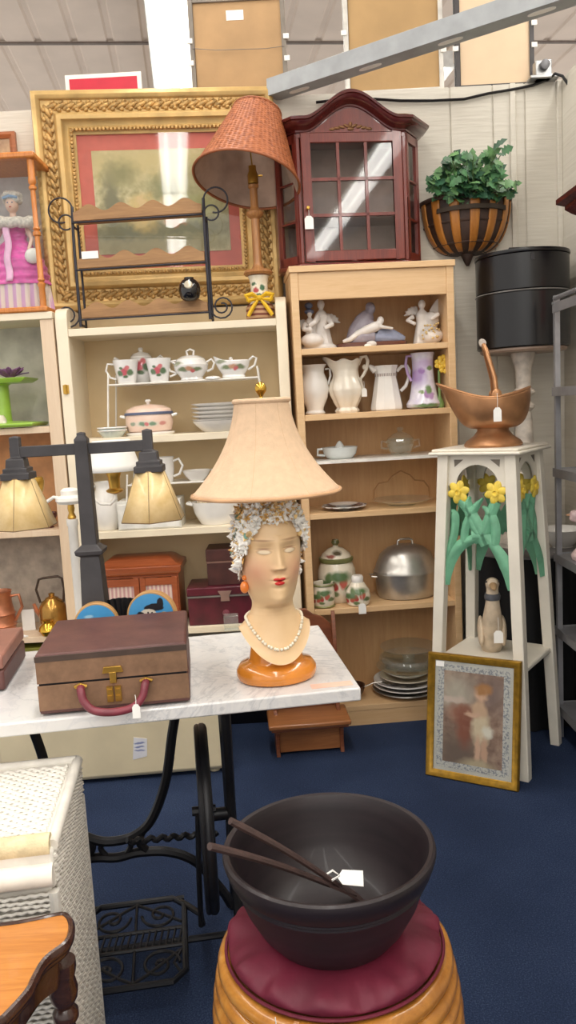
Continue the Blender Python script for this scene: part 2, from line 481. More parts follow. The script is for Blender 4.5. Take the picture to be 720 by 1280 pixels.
# ================================================================== TOPS OF THE CASES
# gold frame with tapestry landscape
GX0, GX1, GZ0, GZ1, GY = -.985, .035, 1.86, 2.765, 3.60
gw, gh = GX1-GX0, GZ1-GZ0
o = thing('gold_picture_frame', 'huge ornate gold frame with red mat and a faded landscape, behind the plate rack', 'picture', ((GX0+GX1)/2, GY-.015, GZ0), R(5))
M_gold = plain((202, 168, 108), .42, .3, .10, 10, .1)
M_gold_d = plain((180, 144, 88), .5, .3, .2, 60, .3)
def frame_ring(mb, hw, h0, h1, prof):
    """mitred frame: prof = (inset from outside, y)"""
    secs = []
    for (cx, cz, sx, sz) in ((-hw, h0, 1, 1), (hw, h0, -1, 1), (hw, h1, -1, -1), (-hw, h1, 1, -1)):
        secs.append([(cx+sx*i, y, cz+sz*i) for (i, y) in prof])
    secs.append(secs[0]); mb.loft(secs, False)
frame_ring(b := MB(), gw/2, 0, gh, [(0, .05), (0, .012), (.006, .002), (.022, -.004), (.034, .004), (.038, .018), (.088, .022), (.092, .006), (.102, -.002), (.118, .002), (.124, .016), (.142, .024), (.150, .018), (.160, .03), (.172, .034), (.172, .05)])
b.build('moulding', M_gold, o, angle=50)
# carved band of overlapping leaves
b = MB(); rnd = random.Random(4)
def leaf_band(x0, z0, x1, z1, n):
    L = math.hypot(x1-x0, z1-z0); ux, uz = (x1-x0)/L, (z1-z0)/L
    for i in range(n):
        s = (i+.5)/n*L; cx, cz = x0+ux*s, z0+uz*s
        ang = math.atan2(uz, ux)
        b.T = Matrix.Translation((cx, .019, cz)) @ Matrix.Rotation(-ang-.45, 4, 'Y')
        b.ball((0, 0, 0), L/n*.85, .012, .011, 10, 6)
        b.ball((L/n*.3, -.004, .012), .012, .008, .008, 8, 5)
        b.ball((-L/n*.3, -.004, -.012), .010, .008, .008, 8, 5)
m_ = .063
leaf_band(-gw/2+m_, gh-m_, gw/2-m_, gh-m_, 24); leaf_band(-gw/2+m_, m_, gw/2-m_, m_, 24)
leaf_band(-gw/2+m_, m_, -gw/2+m_, gh-m_, 21); leaf_band(gw/2-m_, m_, gw/2-m_, gh-m_, 21)
b.T = Matrix.Identity(4)
b.build('carved_leaves', M_gold_d, o)
b = MB()
for (x0, z0, x1, z1, n) in ((-gw/2+.155, gh-.155, gw/2-.155, gh-.155, 44), (-gw/2+.155, .155, gw/2-.155, .155, 44), (-gw/2+.155, .155, -gw/2+.155, gh-.155, 38), (gw/2-.155, .155, gw/2-.155, gh-.155, 38)):
    for i in range(n):
        u = (i+.5)/n; b.ball((x0+(x1-x0)*u, .02, z0+(z1-z0)*u), .0085, .008, .0085, 6, 4)
b.build('bead_trim', M_gold_d, o)
iw, iz0, iz1 = gw/2-.172, .172, gh-.172
MB().box(-iw, iw, .045, .05, iz0, iz1).build('mat_board', plain((214, 112, 98), .75, 0, .03, 30), o)
ax0 = W(117, 200, 3.63).x-(GX0+GX1)/2; ax1 = W(283, 200, 3.63).x-(GX0+GX1)/2
az0, az1 = iz0+.065, iz1-.065
P_ = art('faded_landscape', ((160, 148, 104), (228, 212, 170)), [
    (-.05, az1-.05, .5, .07, (208, 186, 134), 1.5), (-.15, az0+.08, .16, .05, (132, 130, 108), 1.2), (.12, az0+.1, .22, .06, (142, 138, 112), 1.4),
    (-.21, az0+.20, .035, .15, (134, 128, 100), 1.0), (.03, az0+.27, .08, .05, (150, 146, 104), 1.2), (.15, az0+.2, .09, .05, (168, 164, 112), 1.2),
    (-.08, az0+.17, .06, .07, (216, 184, 120), .9), (-.08, az0+.21, .022, .025, (222, 190, 140), .6), (.03, az0+.17, .035, .05, (222, 184, 136), .8),
    (.03, az0+.21, .016, .02, (220, 180, 130), .6), (-.02, az0+.03, .28, .03, (172, 158, 120), 1.2), (.06, az0+.13, .04, .02, (190, 140, 110), .8),
    (-.16, az1-.1, .06, .05, (150, 142, 100), 1.4), (.2, az1-.11, .08, .06, (158, 150, 104), 1.4)], 26, .7, .014)
MB().box(ax0, ax1, .042, .0451, az0, az1).build('landscape_print', P_, o)
MB().box(-iw, iw, -.001, .001, iz0, iz1).build('glass', M_glass, o, (0, .029, 0), R(1.8))

# red sign behind the gold frame
q0 = W(80, 105, 3.66); q1 = W(176, 105, 3.66)
o = thing('red_sign', 'red sign with a white border peeping over the gold frame', 'sign', ((q0.x+q1.x)/2, 3.69, 2.735))
hw = (q1.x-q0.x)/2
MB().box(-hw, hw, -.006, .006, 0, .135).build('board', M_white, o, bevel=.001)
MB().box(-hw+.018, hw-.018, -.0075, -.006, 0, .117).build('red_panel', plain((196, 36, 58), .5, 0, .03), o)

# small framed picture on the wall, left edge
q = W(17, 163, 3.65); q2 = W(17, 203, 3.65)
o = thing('small_picture', 'small brown framed picture on the wall above the doll case', 'picture', (q.x-.12, 3.665, q.z-.36))
frame_ring(b := MB(), .12, 0, .36, [(0, .014), (0, -.008), (.012, -.012), (.026, -.002), (.026, .014)])
b.build('frame', wood((140, 84, 52), (168, 104, 66), 'x', 2, .4), o)
MB().box(-.095, .095, .004, .008, .025, .335).build('print', art('brown_print', ((150, 120, 90), (180, 150, 112)), [], 30), o)

# ---------------------------------------------------------------- wicker lamp
q = W(326, 398, 3.44)
o = thing('wicker_table_lamp', 'table lamp with tilted rust wicker shade and flowered base tied with yellow ribbon', 'lamp', (q.x, 3.442, 1.765))
M_lw = wood((150, 98, 52), (182, 128, 74), 'z', 2, .4, .2)
b = MB(); b.lathe([(.052, 0), (.058, .004), (.06, .012), (.06, .05), (.054, .06), (.05, .064)], 28)
b.build('foot', stripes('foot_stripe', (120, 62, 44), (190, 150, 110), 'z', 16), o)
b = MB(); b.lathe([(.05, .062), (.04, .07), (.036, .085), (.036, .15), (.04, .17), (.045, .18), (.03, .182)], 24)
b.build('ceramic_drum', art('flowered_ceramic', ((222, 210, 182), (240, 232, 214)), [(-.012, .12, .011, .011, (176, 70, 70), .5), (.014, .13, .010, .012, (70, 110, 80), .5), (.0, .10, .012, .006, (90, 120, 80), .5), (.02, .10, .006, .008, (70, 70, 120), .5), (-.02, .145, .009, .007, (80, 110, 80), .5)], 40), o)
b = MB(); b.lathe([(.03, .18), (.056, .184), (.062, .192), (.056, .203), (.03, .207), (.022, .22), (.018, .235), (.018, .41), (.024, .415), (.034, .424), (.036, .435), (.026, .445), (.02, .45), (.016, .46), (.016, .53), (.022, .535), (.022, .545), (.0, .546)], 24)
b.build('column', M_lw, o)
b = MB(); b.lathe([(.012, .545), (.022, .55), (.022, .585), (.016, .60), (.016, .62), (0, .622)], 16); b.tube([(.02, 0, .58), (.04, 0, .58)], .004, 6)
b.build('socket', M_brass, o)
b = MB(); b.tube([(.05, 0, .085), (0, -.05, .082), (-.05, 0, .085), (0, .05, .085)], .008, 6, True, 1)
rb = random.Random(2)
for sgn in (-1, 1):
    b.tube([(0, -.054, .085), (sgn*.03, -.062, .10), (sgn*.055, -.06, .095), (sgn*.045, -.062, .075), (0, -.056, .083)], [.004, .011, .012, .010, .004], 6)
    b.tube([(0, -.056, .083), (sgn*.02, -.062, .06), (sgn*.04, -.063, .03), (sgn*.05, -.063, .012)], [.004, .008, .009, .008], 6)
b.ball((0, -.058, .084), .012)
b.build('yellow_ribbon', plain((222, 176, 24), .6), o)
# shade, tipped towards the front right: woven cone
cs = Vector((-.025, -.068, .545)); sh = Matrix.Translation(cs) @ Matrix.Rotation(R(-15), 4, 'X') @ Matrix.Rotation(R(11), 4, 'Y')
NB, NR = 56, 52
def shade_fn(u, v_):
    k = u*NB; ring = int(v_*NR)
    r = .217-(.217-.098)*(v_**.92) + .0022*math.sin(PI*k)*(1 if ring % 2 else -1) + .0014*math.sin(2*PI*v_*NR)
    a = 2*PI*u; return sh @ Vector((r*math.cos(a), r*math.sin(a), .30*v_))
b = MB(); b.grid(shade_fn, NB*4, NR*2+1, True)
t = NT('rust_wicker'); v = t.coord(); t.base(t.ramp(t.noise(v, 70, 3), [(.3, (134, 72, 40)), (.7, (182, 108, 64))])); M_wick = t.set(.55)
sd = b.build('wicker_shade', M_wick, o, angle=70)
b = MB(); b.T = sh
b.lathe([(.210-(.119*(i/8)**.92), .003+.292*i/8) for i in range(9)], 48)
b.f = b.f[:-2]; b.mi = b.mi[:-2]
b.build('shade_lining', plain((176, 150, 132), .8), sd)
b = MB(); b.T = sh
b.tube([(.217*math.cos(a), .217*math.sin(a), 0) for a in [2*PI*i/48 for i in range(48)]], .005, 8, True)
b.tube([(.098*math.cos(a), .098*math.sin(a), .30) for a in [2*PI*i/40 for i in range(40)]], .005, 8, True)
for k in range(3):
    a = 2*PI*k/3; b.tube([(0, 0, .29), (.096*math.cos(a), .096*math.sin(a), .295)], .002, 5)
b.build('rim_binding', plain((150, 86, 50), .6), sd)
b = MB(); b.T = sh; b.tube([(0, 0, .29), (0, 0, .12), tuple(sh.inverted() @ Vector((0, 0, .615)))], .003, 6); b.build('harp', M_brass, o)

# ---------------------------------------------------------------- plate rack
xl = W(100, 400, 3.42).x; xr = W(264, 395, 3.42).x
RWD = xr-xl
o = thing('plate_rack', 'wrought iron plate rack with three scalloped wooden shelves, before the gold frame', 'rack', ((xl+xr)/2, 3.47, 1.765), R(-3))
M_rk = plain((52, 52, 60), .5, .4)
M_rw = wood((142, 104, 66), (172, 130, 84), 'x', 1.5, .5)
h_ = RWD/2
for s_ in (-1, 1):
    b = MB(); x = s_*h_
    b.tube([(x, -.05, .012), (x, -.05, .30), (x*1.0, -.045, .40), (x, -.03, .50)], .0065, 8)
    b.tube([(x, .03, .008), (x, .03, .44)], .005, 8); b.tube([(x, -.05, .02), (x, .03, .02)], .005, 6); b.tube([(x, -.045, .42), (x, .03, .42)], .005, 6)
    b.build('post', M_rk, o)
    sp = []
    for i in range(26):
        a = i/25*3.6*PI; r = .052*(1-i/25*.75)
        sp.append((x+s_*(.053-r*math.cos(a)), -.05, .012+.048+r*math.sin(a)*-1))
    b = MB(); b.tube([(x, -.05, .055)]+sp, .0035, 6); b.build('foot_scroll', M_rk, o)
    b = MB()
    sp = [(x+s_*(.05-.05*math.cos(i/20*1.6*PI)), -.03, .49+.05*math.sin(i/20*1.6*PI)) for i in range(21)]
    b.tube(sp, .0035, 6)
    sp = [(x+s_*(.03-.03*math.cos(i/20*1.7*PI)), -.035, .44+.03*math.sin(i/20*1.7*PI)) for i in range(21)]
    b.tube(sp, .0035, 6)
    b.build('top_scroll', M_rk, o)
for zz in (.06, .262, .452):
    pts = [(-h_+.008, zz-.012), (h_-.008, zz-.012)]
    n = 60; top = []
    for i in range(n+1):
        u = i/n; top.append((-h_+.008+(2*h_-.016)*u, zz+.036+.014*math.cos(2*PI*u*4.0+PI)*1.0))
    pts += top[::-1]
    b = MB(); b.prism(pts, -.052, -.040, 'y'); b.box(-h_+.008, h_-.008, -.04, .03, zz-.012, zz); b.build('shelf', M_rw, o)
    MB().tube([(-h_, -.054, zz-.02), (h_, -.054, zz-.02)], .004, 6).build('rail', M_rk, o)
MB().box(-h_+.03, -h_+.10, -.055, -.053, .285, .315).build('white_sticker', M_tag, o)

# small black round ornament sitting on the lowest rack shelf
q = W(237, 362, 3.37)
o = thing('black_vase', 'little round black ornament with a pale medallion at the bottom rack shelf', 'ornament', (q.x, 3.37, q.z-.046))
MB().lathe([(.022, 0), (.038, .012), (.046, .04), (.042, .066), (.03, .082), (.02, .088), (.02, .094), (.012, .092), (0, .09)], 24).build('body', plain((22, 20, 20), .15, 0, .1, coat=.5), o)
b = MB().at((0, -.040, .06), 0, R(70)); b.lathe([(.018, 0), (.016, .005), (.008, .007), (0, .007)], 12); b.build('medallion', plain((190, 180, 160), .3, .3), o)

# ---------------------------------------------------------------- doll in glazed case
q = W(48, 203, 3.42)
o = thing('display_case', 'honey oak glass display case housing the doll, atop the tan bookcase', 'display case', (-1.185, 3.50, 1.84))
M_oak = wood((186, 110, 48), (210, 136, 66), 'z', 2, .35, .2)
hw, hd, hh = .225, .115, .60
b = MB(); b.box(-hw-.02, hw+.02, -hd-.02, hd+.02, 0, .022); b.build('base', M_oak, o, bevel=.006)
b = MB(); b.box(-hw-.025, hw+.025, -hd-.03, hd+.025, hh, hh+.025); b.build('top', M_oak, o, bevel=.007)
prof = [(.013, .022), (.013, .10), (.016, .105), (.016, .115), (.010, .12), (.016, .128), (.012, .135), (.010, .30), (.016, .305), (.016, .318), (.010, .322), (.016, .33), (.010, .34), (.010, .48), (.016, .485), (.016, .495), (.010, .50), (.016, .51), (.016, .52), (.014, .53), (.014, hh)]
for sx in (-1, 1):
    for sy in (-1, 1): MB().lathe(prof, 14, c=(sx*hw, sy*hd, 0)).build('corner_post', M_oak, o)
MB().box(-hw+.01, hw-.01, -hd-.002, -hd+.001, .022, hh).build('glass_pane', M_glass, o)
for sx in (-1, 1): MB().box(sx*hw-.0015, sx*hw+.0015, -hd+.01, hd-.01, .022, hh).build('glass_pane', M_glass, o)
MB().box(-hw+.01, hw-.01, hd-.004, hd, .022, hh).build('back_board', plain((198, 196, 196), .6), o)
q = W(14, 250, 3.5); dx = q.x
d = thing('doll', 'doll in magenta gown and white fur stole standing inside the glass case', 'doll', (dx, 3.505, 1.862))
b = MB(); n = 72
def skirt(u, v_):
    a = 2*PI*u; r = .135-(.012*v_)+.006*math.sin(20*a)*(1-v_*.3); return (r*math.cos(a), r*.62*math.sin(a), .11*v_)
b.grid(skirt, 160, 6, True); b.build('striped_underskirt', stripes('pale_stripes', (206, 160, 196), (226, 206, 196), 'x', 9), d)
b = MB()
def gown(u, v_):
    a = 2*PI*u; pr = [(.128, .105), (.128, .13), (.115, .19), (.095, .235), (.062, .275), (.045, .30), (.05, .335), (.056, .355)]
    k = v_*(len(pr)-1); i = min(int(k), len(pr)-2); f_ = k-i
    r = pr[i][0]*(1-f_)+pr[i+1][0]*f_; z = pr[i][1]*(1-f_)+pr[i+1][1]*f_
    r += .004*math.sin(z*190)+.003*math.sin(9*a)*(1-v_); return (r*math.cos(a), r*.62*math.sin(a), z)
b.grid(gown, 60, 60, True); b.build('magenta_gown', plain((214, 78, 160), .35, 0, .12, 30, sheen=.3), d)
M_dskin = plain((226, 190, 172), .5, 0, .02)
b = MB(); b.lathe([(.03, .34), (.05, .355), (.038, .375), (.015, .383), (.013, .41), (.018, .416), (0, .42)], 20, 1, .7)
b.ball((0, -.002, .437), .027, .029, .034, 20, 14); b.ball((0, -.030, .433), .004, .005, .006)
for s_ in (-1, 1): b.tube([(s_*.045, 0, .36), (s_*.075, -.02, .29), (s_*.07, -.06, .24)], [.012, .010, .008], 8)
b.build('body', M_dskin, d, remesh=.0035)
b = MB(); 
for s_ in (-1, 1): b.ball((s_*.0095, -.0285, .441), .0035, .002, .0025)
b.build('eyes', plain((60, 90, 130), .3), d)
MB().ball((0, -.0295, .4235), .005, .002, .002).build('lips', plain((190, 50, 60), .4), d)
b = MB(); rn = random.Random(8)
for i in range(26):
    a = -PI*.05+PI*1.1*i/25; r = .078
    b.ball((r*math.cos(a), -.045*math.sin(a)-.012, .352+.012*rn.random()), .024+.006*rn.random(), .022, .022, 9, 6)
b.build('fur_stole', plain((232, 222, 210), .95, 0, .1, 90, 1), d)
b = MB()
for i in range(40):
    a = rn.random()*2*PI; ph = rn.random(); b.ball((.03*math.cos(a), .008+.028*math.sin(a)*.9, .452+.03*ph), .014, .014, .012, 8, 5)
b.ball((0, .01, .475), .045, .035, .022, 16, 8); b.build('fur_hat', plain((226, 220, 212), .9, 0, .1, 80, 1), d)
b = MB(); b.tube([(-.03, -.02, .462), (0, -.034, .466), (.03, -.02, .462)], .006, 6); b.build('hat_band', plain((150, 176, 206), .5), d)
b = MB(); b.ball((.085, -.062, .215), .034, .02, .032, 12, 8); b.build('white_muff', M_white, d)
b = MB(); b.grid(lambda u, v_: (-.028+.028*u+.004*math.sin(12*v_), -.052-.034*(1-v_)-.004*math.sin(PI*u), .115+.23*v_), 6, 20); b.build('pink_sash', plain((232, 178, 210), .4), d, solid=.004)

# ---------------------------------------------------------------- mahogany curio cabinet
M_mah = wood((92, 32, 26), (122, 48, 36), 'z', 1.5, .3, .35)
M_mah_d = wood((70, 22, 24), (96, 34, 32), 'x', 1.5, .25, .45)
ck = R(6.0); cfx = [rc(393, .08)[0], rc(519, .08)[0]]
cxm, cym = rc(456, .08)
fw = (cfx[1]-cfx[0])/2+.005; sw = fw+.075; dp = .185
o = thing('curio_cabinet', 'mahogany curio cabinet with arched cornice and gridded glass door', 'cabinet', (cxm, cym, 1.96), ck)
FP = [(-sw, dp), (-sw, dp*.55), (-fw, 0), (fw, 0), (sw, dp*.55), (sw, dp)]   # plan
MB().prism([(x*1.03, y-.008) for x, y in FP], 0, .022, 'z').build('base', M_mah, o, bevel=.006)
MB().prism(FP, .52, .535, 'z').build('top', M_mah, o)
MB().box(-sw, sw, dp-.01, dp, .022, .52).build('back_board', plain((150, 126, 116), .5), o)
MB().prism([(x*.96, y*.93+.012) for x, y in FP], .20, .208, 'z').build('shelf', wood((110, 80, 66), (132, 98, 84), 'x', 1.5, .4), o)
for sx in (-1, 1):
    b = MB(); b.box(sx*(fw-.0)-.011, sx*(fw-.0)+.011, -.002, .022, .022, .53); b.build('corner_stile', M_mah, o, bevel=.003)
    # side: frame and panes between (fw,0) and (sw,.55dp) plus return
    p0 = Vector((sx*fw, 0, 0)); p1 = Vector((sx*sw, dp*.55, 0)); L = (p1-p0).length; ang = math.atan2(p1.y-p0.y, p1.x-p0.x)
    b = MB(); b.T = Matrix.Translation(p0) @ Matrix.Rotation(ang, 4, 'Z')
    w0 = .008
    for q in ((0, .022, .022, .53), (L-.022, L, .022, .53), (0, L, .022, .055), (0, L, .495, .53), (0, L, .185, .193), (0, L, .34, .348)):
        b.box(q[0], q[1], -w0 if q[1]-q[0] > .03 or 1 else 0, w0, q[2], q[3])
    b.build('side_frame', M_mah, o, bevel=.001)
    g = MB(); g.T = Matrix.Translation(p0) @ Matrix.Rotation(ang, 4, 'Z'); g.box(.01, L-.01, -.001, .001, .04, .52); g.build('side_glass', M_glass, o)
    b = MB(); b.box(sx*sw-.008, sx*sw+.008, dp*.55-.005, dp, .022, .53); b.build('side_return', M_mah, o)
# door
dr = MB(); st = .036; y0, y1 = -.012, .010; dw = fw-.014; z0, z1 = .026, .532
for q in ((-dw, -dw+st, z0, z1), (dw-st, dw, z0, z1), (-dw+st, dw-st, z0, z0+.042), (-dw+st, dw-st, z1-.04, z1)): dr.box(q[0], q[1], y0, y1, q[2], q[3])
door = dr.build('door', M_mah, o, bevel=.003)
b = MB(); gx0, gx1, gz0, gz1 = -dw+st, dw-st, z0+.042, z1-.04
for k in (1, 2):
    x = gx0+(gx1-gx0)*k/3; b.box(x-.006, x+.006, y0+.003, y1, gz0, gz1)
    z = gz0+(gz1-gz0)*k/3; b.box(gx0, gx1, y0+.003, y1, z-.006, z+.006)
b.build('muntins', M_mah, door)
MB().box(gx0, gx1, -.0015, .0015, gz0, gz1).build('glass', M_glass, door)
b = MB().at((-dw+.016, y0, .235), 0, PI/2); b.lathe([(.004, 0), (.004, .012), (.008, .018), (.006, .024), (0, .025)], 10); b.build('door_knob', M_brass, door)
price_tag(door, (-dw+.018, y0-.012, .205), .036, .052)
# frieze and cornice with arched crest
def arch(u):      # u -1..1 along the front -> height
    a = abs(u)
    if a > .86: return 0
    k = a/.86
    return .098*(.5+.5*math.cos(PI*k))**.85
NA = 48
path = [(-sw, dp, 0, -1, 0), (-sw, dp*.55, 0, -.93, -.37)]
for i in range(NA+1):
    u = -1+2*i/NA; nx, ny = 0, -1
    if i == 0: nx, ny = -.45, -.89
    if i == NA: nx, ny = .45, -.89
    path.append((fw*u, 0, arch(u), nx, ny))
path += [(sw, dp*.55, 0, .93, -.37), (sw, dp, 0, 1, 0)]
prof = [(.0, .515), (.004, .532), (.010, .534), (.012, .540), (.018, .544), (.032, .550), (.046, .560), (.050, .568), (.058, .571), (.060, .580), (.052, .585), (.0, .585)]
b = MB()
b.loft([[(x+nx*q, y+ny*q, hh_+(zz if hh_ > .52 else 0)) for q, hh_ in prof] for x, y, zz, nx, ny in path], True)
b.build('cornice', M_mah_d, o, angle=30)
pts = [(-fw, .515)]+[(fw*(-1+2*i/NA), .528+arch(-1+2*i/NA)) for i in range(NA+1)]+[(fw, .515)]
MB().prism(pts, -.004, .012, 'y').build('frieze', M_mah, o)
b = MB()
for s_ in (-1, 1):
    for k in range(4):
        b.T = Matrix.Translation((s_*(.016+.02*k), -.005, .545+.004*(3-k))) @ Matrix.Rotation(s_*R(-25+10*k), 4, 'Y')
        b.ball((0, 0, 0), .014, .004, .006, 8, 5)
b.T = Matrix.Identity(4); b.ball((0, -.005, .562), .008, .004, .012, 8, 5); b.ball((0, -.005, .545), .014, .004, .007, 8, 5)
b.build('carved_spray', plain((120, 82, 48), .4, .3), o)

# ---------------------------------------------------------------- wall basket with plant
q0 = W(531, 248, 3.6); q1 = W(640, 248, 3.6); br = (q1.x-q0.x)/2; qx = (q0.x+q1.x)/2; qz = W(585, 247, 3.60).z
o = thing('wall_basket', 'half round slatted wall basket in amber and dark brown, beside the cabinet', 'basket', (qx, YW-.001, qz-.262))
M_bd = plain((58, 40, 32), .6, 0, .2, 40, .3); M_ba = wood((158, 98, 38), (180, 120, 52), 'z', 1, .35)
def bowlp(a, v_, off=0):
    r = (br+off)*math.cos(v_*PI/2*.96)**.62; z = .255-.222*math.sin(v_*PI/2)
    return (-r*math.cos(a), -r*math.sin(a)*.92-.002, z)
b = MB(); b.grid(lambda u, v_: bowlp(PI*u, v_), 40, 14); b.build('basket_shell', M_bd, o, solid=.008)
for k in range(7):
    a0 = PI*(k+.30)/7; a1 = PI*(k+.78)/7
    b = MB(); b.grid(lambda u, v_: bowlp(a0+(a1-a0)*u, .02+.86*v_, .008), 5, 14); b.build('slat', M_ba, o, solid=.006)
b = MB(); b.tube([bowlp(PI*i/30, 0, .006) for i in range(31)], .011, 8); b.tube([bowlp(PI*i/30, .30, .004) for i in range(31)], .006, 6); b.tube([bowlp(PI*i/30, .62, .004) for i in range(31)], .006, 6)
b.build('woven_bands', M_bd, o)
MB().lathe([(.006, -.028), (.014, -.015), (.02, 0), (.03, .02), (.026, .04)], 14, c=(0, -.035, .01)).build('finial', M_bd, o)
pl = thing('ivy_plant', 'bushy green leafy plant spilling over the half round wall basket', 'plant', (qx, YW-.12, qz-.04))
rn = random.Random(11)
M_lf = [plain((62, 106, 66), .5, 0, .25, 30), plain((92, 134, 82), .5, 0, .2, 30), plain((44, 82, 58), .5, 0, .25, 30)]
fl = [MB(), MB(), MB()]; stm = MB()
def leaf(mb, base, dirv, L, wd):
    d_ = Vector(dirv).normalized(); s_ = d_.cross(Vector((rn.uniform(-.4, .4), -.9, .5))).normalized(); n_ = s_.cross(d_)
    out = [(0, 0), (.15, .45), (.3, .25), (.42, .5), (.58, .28), (.68, .4), (.85, .18), (1, 0)]
    vs = []; B = Vector(base)
    for (u, w_) in out: vs.append(B+d_*L*u+s_*wd*w_+n_*(-.25*L*u*u+.06*L*w_))
    for (u, w_) in out[1:-1]: vs.append(B+d_*L*u-s_*wd*w_+n_*(-.25*L*u*u+.06*L*w_))
    for (u, w_) in out[1:-1]: vs.append(B+d_*L*u+n_*(-.25*L*u*u))
    f_ = []; m = len(out)-2
    top = [0]+list(range(1, m+1))+[m+1]; bot = [0]+list(range(m+2, 2*m+2))+[m+1]; mid = [0]+list(range(2*m+2, 3*m+2))+[m+1]
    for i in range(m+1):
        for A in (top, bot):
            q = [A[i], A[i+1], mid[i+1], mid[i]]; q2 = []
            for z_ in q:
                if z_ not in q2: q2.append(z_)
            if len(q2) > 2: f_.append(q2)
    mb.add([tuple(z_) for z_ in vs], f_)
for i in range(66):
    a = rn.uniform(0, PI); rr = rn.uniform(.2, 1)
    bx, by = math.cos(a)*br*.7*rr, -math.sin(a)*.05*rr
    tip = Vector((bx*1.3+rn.uniform(-.05, .05), min(by*2.2+rn.uniform(-.07, .03), .085), rn.uniform(.03, .16)*(1.25-.5*abs(bx)/br)))
    if i % 9 == 0: tip.z += .045
    stm.tube([(bx*.4, by*.5, -.02), ((bx*.4+tip.x)/2, (by+tip.y)/2, tip.z*.6), tuple(tip)], .0022, 5)
    for k in range(5):
        u = .5+.125*k; p = Vector((bx*.4, by*.5, -.02)).lerp(tip, u)
        dv = Vector((rn.uniform(-1, 1), rn.uniform(-1, .3), rn.uniform(-.4, .6)))
        leaf(fl[rn.randrange(3)], p, dv, rn.uniform(.04, .07), rn.uniform(.035, .055))
for k in range(3): fl[k].build('foliage', M_lf[k], pl, clean=False)
stm.build('stems', plain((84, 104, 60), .6), pl)
MB().prism([(x_*.86, y_*.8) for x_, y_ in [(-br, .1), (-br*.9, -.02), (-br*.5, -.08), (0, -.1), (br*.5, -.08), (br*.9, -.02), (br, .1)]], -.03, -.012, 'z').build('soil', plain((60, 50, 40), .9), pl)

# ================================================================== MAPLE CASE CONTENTS
def rci(a, b, py, d):
    x0, y0 = rc(a, d, py); x1, y1 = rc(b, d, py)
    return (x0+x1)/2, (y0+y1)/2, math.hypot(x1-x0, y1-y0)
def lci(a, b, py, y):
    x0 = W(a, py, y).x; x1 = W(b, py, y).x
    return (x0+x1)/2, abs(x1-x0)
M_bisq = plain((226, 220, 214), .4, 0, .03, 20)
M_lav = plain((150, 142, 152), .4, 0, .12, 20)
def angel(mb, x, z, h, face=0, arms=1):
    """one robed cherub of height h into a builder that is later fused"""
    mb.lathe([(.0, z), (.20*h, z+.0), (.22*h, z+.04*h), (.17*h, z+.3*h), (.13*h, z+.5*h), (.15*h, z+.66*h), (.10*h, z+.74*h), (.05*h, z+.78*h), (.05*h, z+.82*h), (0, z+.83*h)], 18, 1, .8, c=(x, 0, 0))
    mb.ball((x+face*.01, -.01*h, z+.90*h), .085*h, .09*h, .105*h, 14, 10)
    mb.ball((x+face*.02, -.095*h, z+.89*h), .014*h)
    for k in range(5):
        a = 2*PI*k/5; mb.tube([(x+.12*h*math.cos(a), .09*h*math.sin(a), z+.5*h), (x+.2*h*math.cos(a+.15), .17*h*math.sin(a+.15), z+.02*h)], [.03*h, .045*h], 6)
def wing(mb, x, y, z, s, L, up=.5):
    for k in range(5):
        a = up+.33*k
        mb.tube([(x, y, z), (x+s*L*.5*math.cos(a), y+.012, z+L*.5*math.sin(a)), (x+s*L*(1-.1*k)*math.cos(a-.18), y+.008, z+L*(1-.1*k)*math.sin(a-.18))], [.012, .014, .006], 7, flat=.6)
# angel pair
x, y, w = rci(370, 423, 400, .13); z = RS[5]; h = .205
o = thing('angel_figurine', 'white angel pair figurine, one seated before the other, left on the top maple shelf', 'figurine', (x, y, z), RA, 'white angel figurines')
b = MB(); b.lathe([(.078, 0), (.08, .012), (.07, .022), (0, .024)], 24, 1, .7)
angel(b, .018, .015, .195); angel(b, -.032, .02, .15)
b.tube([(.0, -.03, .135), (-.02, -.06, .11), (-.045, -.06, .10)], [.014, .012, .010], 7)
b.tube([(.045, -.01, .135), (.055, -.05, .10), (.02, -.062, .085)], [.014, .012, .010], 7)
b.tube([(-.055, -.02, .11), (-.065, -.055, .085), (-.03, -.068, .08)], [.012, .011, .009], 7)
b.ball((-.03, -.045, .04), .05, .035, .03)
b.build('body', M_bisq, o, remesh=.0042)
b = MB(); wing(b, .045, .03, .12, 1, .06, .1); wing(b, -.05, .03, .10, -1, .06, .1); b.build('wings', M_bisq, o, remesh=.004)
b = MB(); b.ball((-.032, .004, .163), .021, .02, .012, 12, 7); b.ball((-.034, -.0, .188), .018, .016, .014); b.build('blue_hair', plain((112, 122, 150), .5), o)
# mourning group on brown base
x, y, w = rci(419, 507, 400, .13)
o = thing('seated_figurine', 'grey and lilac robed figure cradling another across its lap, on a dark wooden base', 'figurine', (x, y, z), RA)
b = MB(); b.prism([(w*.5*math.copysign(abs(math.cos(a))**.5, math.cos(a)), .055*math.copysign(abs(math.sin(a))**.7, math.sin(a))) for a in [2*PI*k/28 for k in range(28)]], 0, .022, 'z')
b.build('wooden_base', wood((84, 44, 30), (110, 62, 42), 'x', 2, .3, .3), o, bevel=.004)
b = MB()
b.tube([(-.06, .01, .03), (-.05, .01, .07), (-.025, .0, .115), (-.008, -.005, .14), (.0, -.008, .15)], [.05, .048, .042, .028, .012], 14)
b.tube([(-.09, -.01, .03), (-.04, -.03, .045), (.01, -.035, .045)], [.03, .036, .026], 10)
b.tube([(-.02, .0, .12), (.01, -.04, .085), (.04, -.045, .075)], [.018, .015, .010], 8)
b.ball((.004, -.012, .163), .017, .019, .022); b.ball((.0, -.0, .170), .021, .020, .022)
b.build('robed_body', M_lav, o, remesh=.0042)
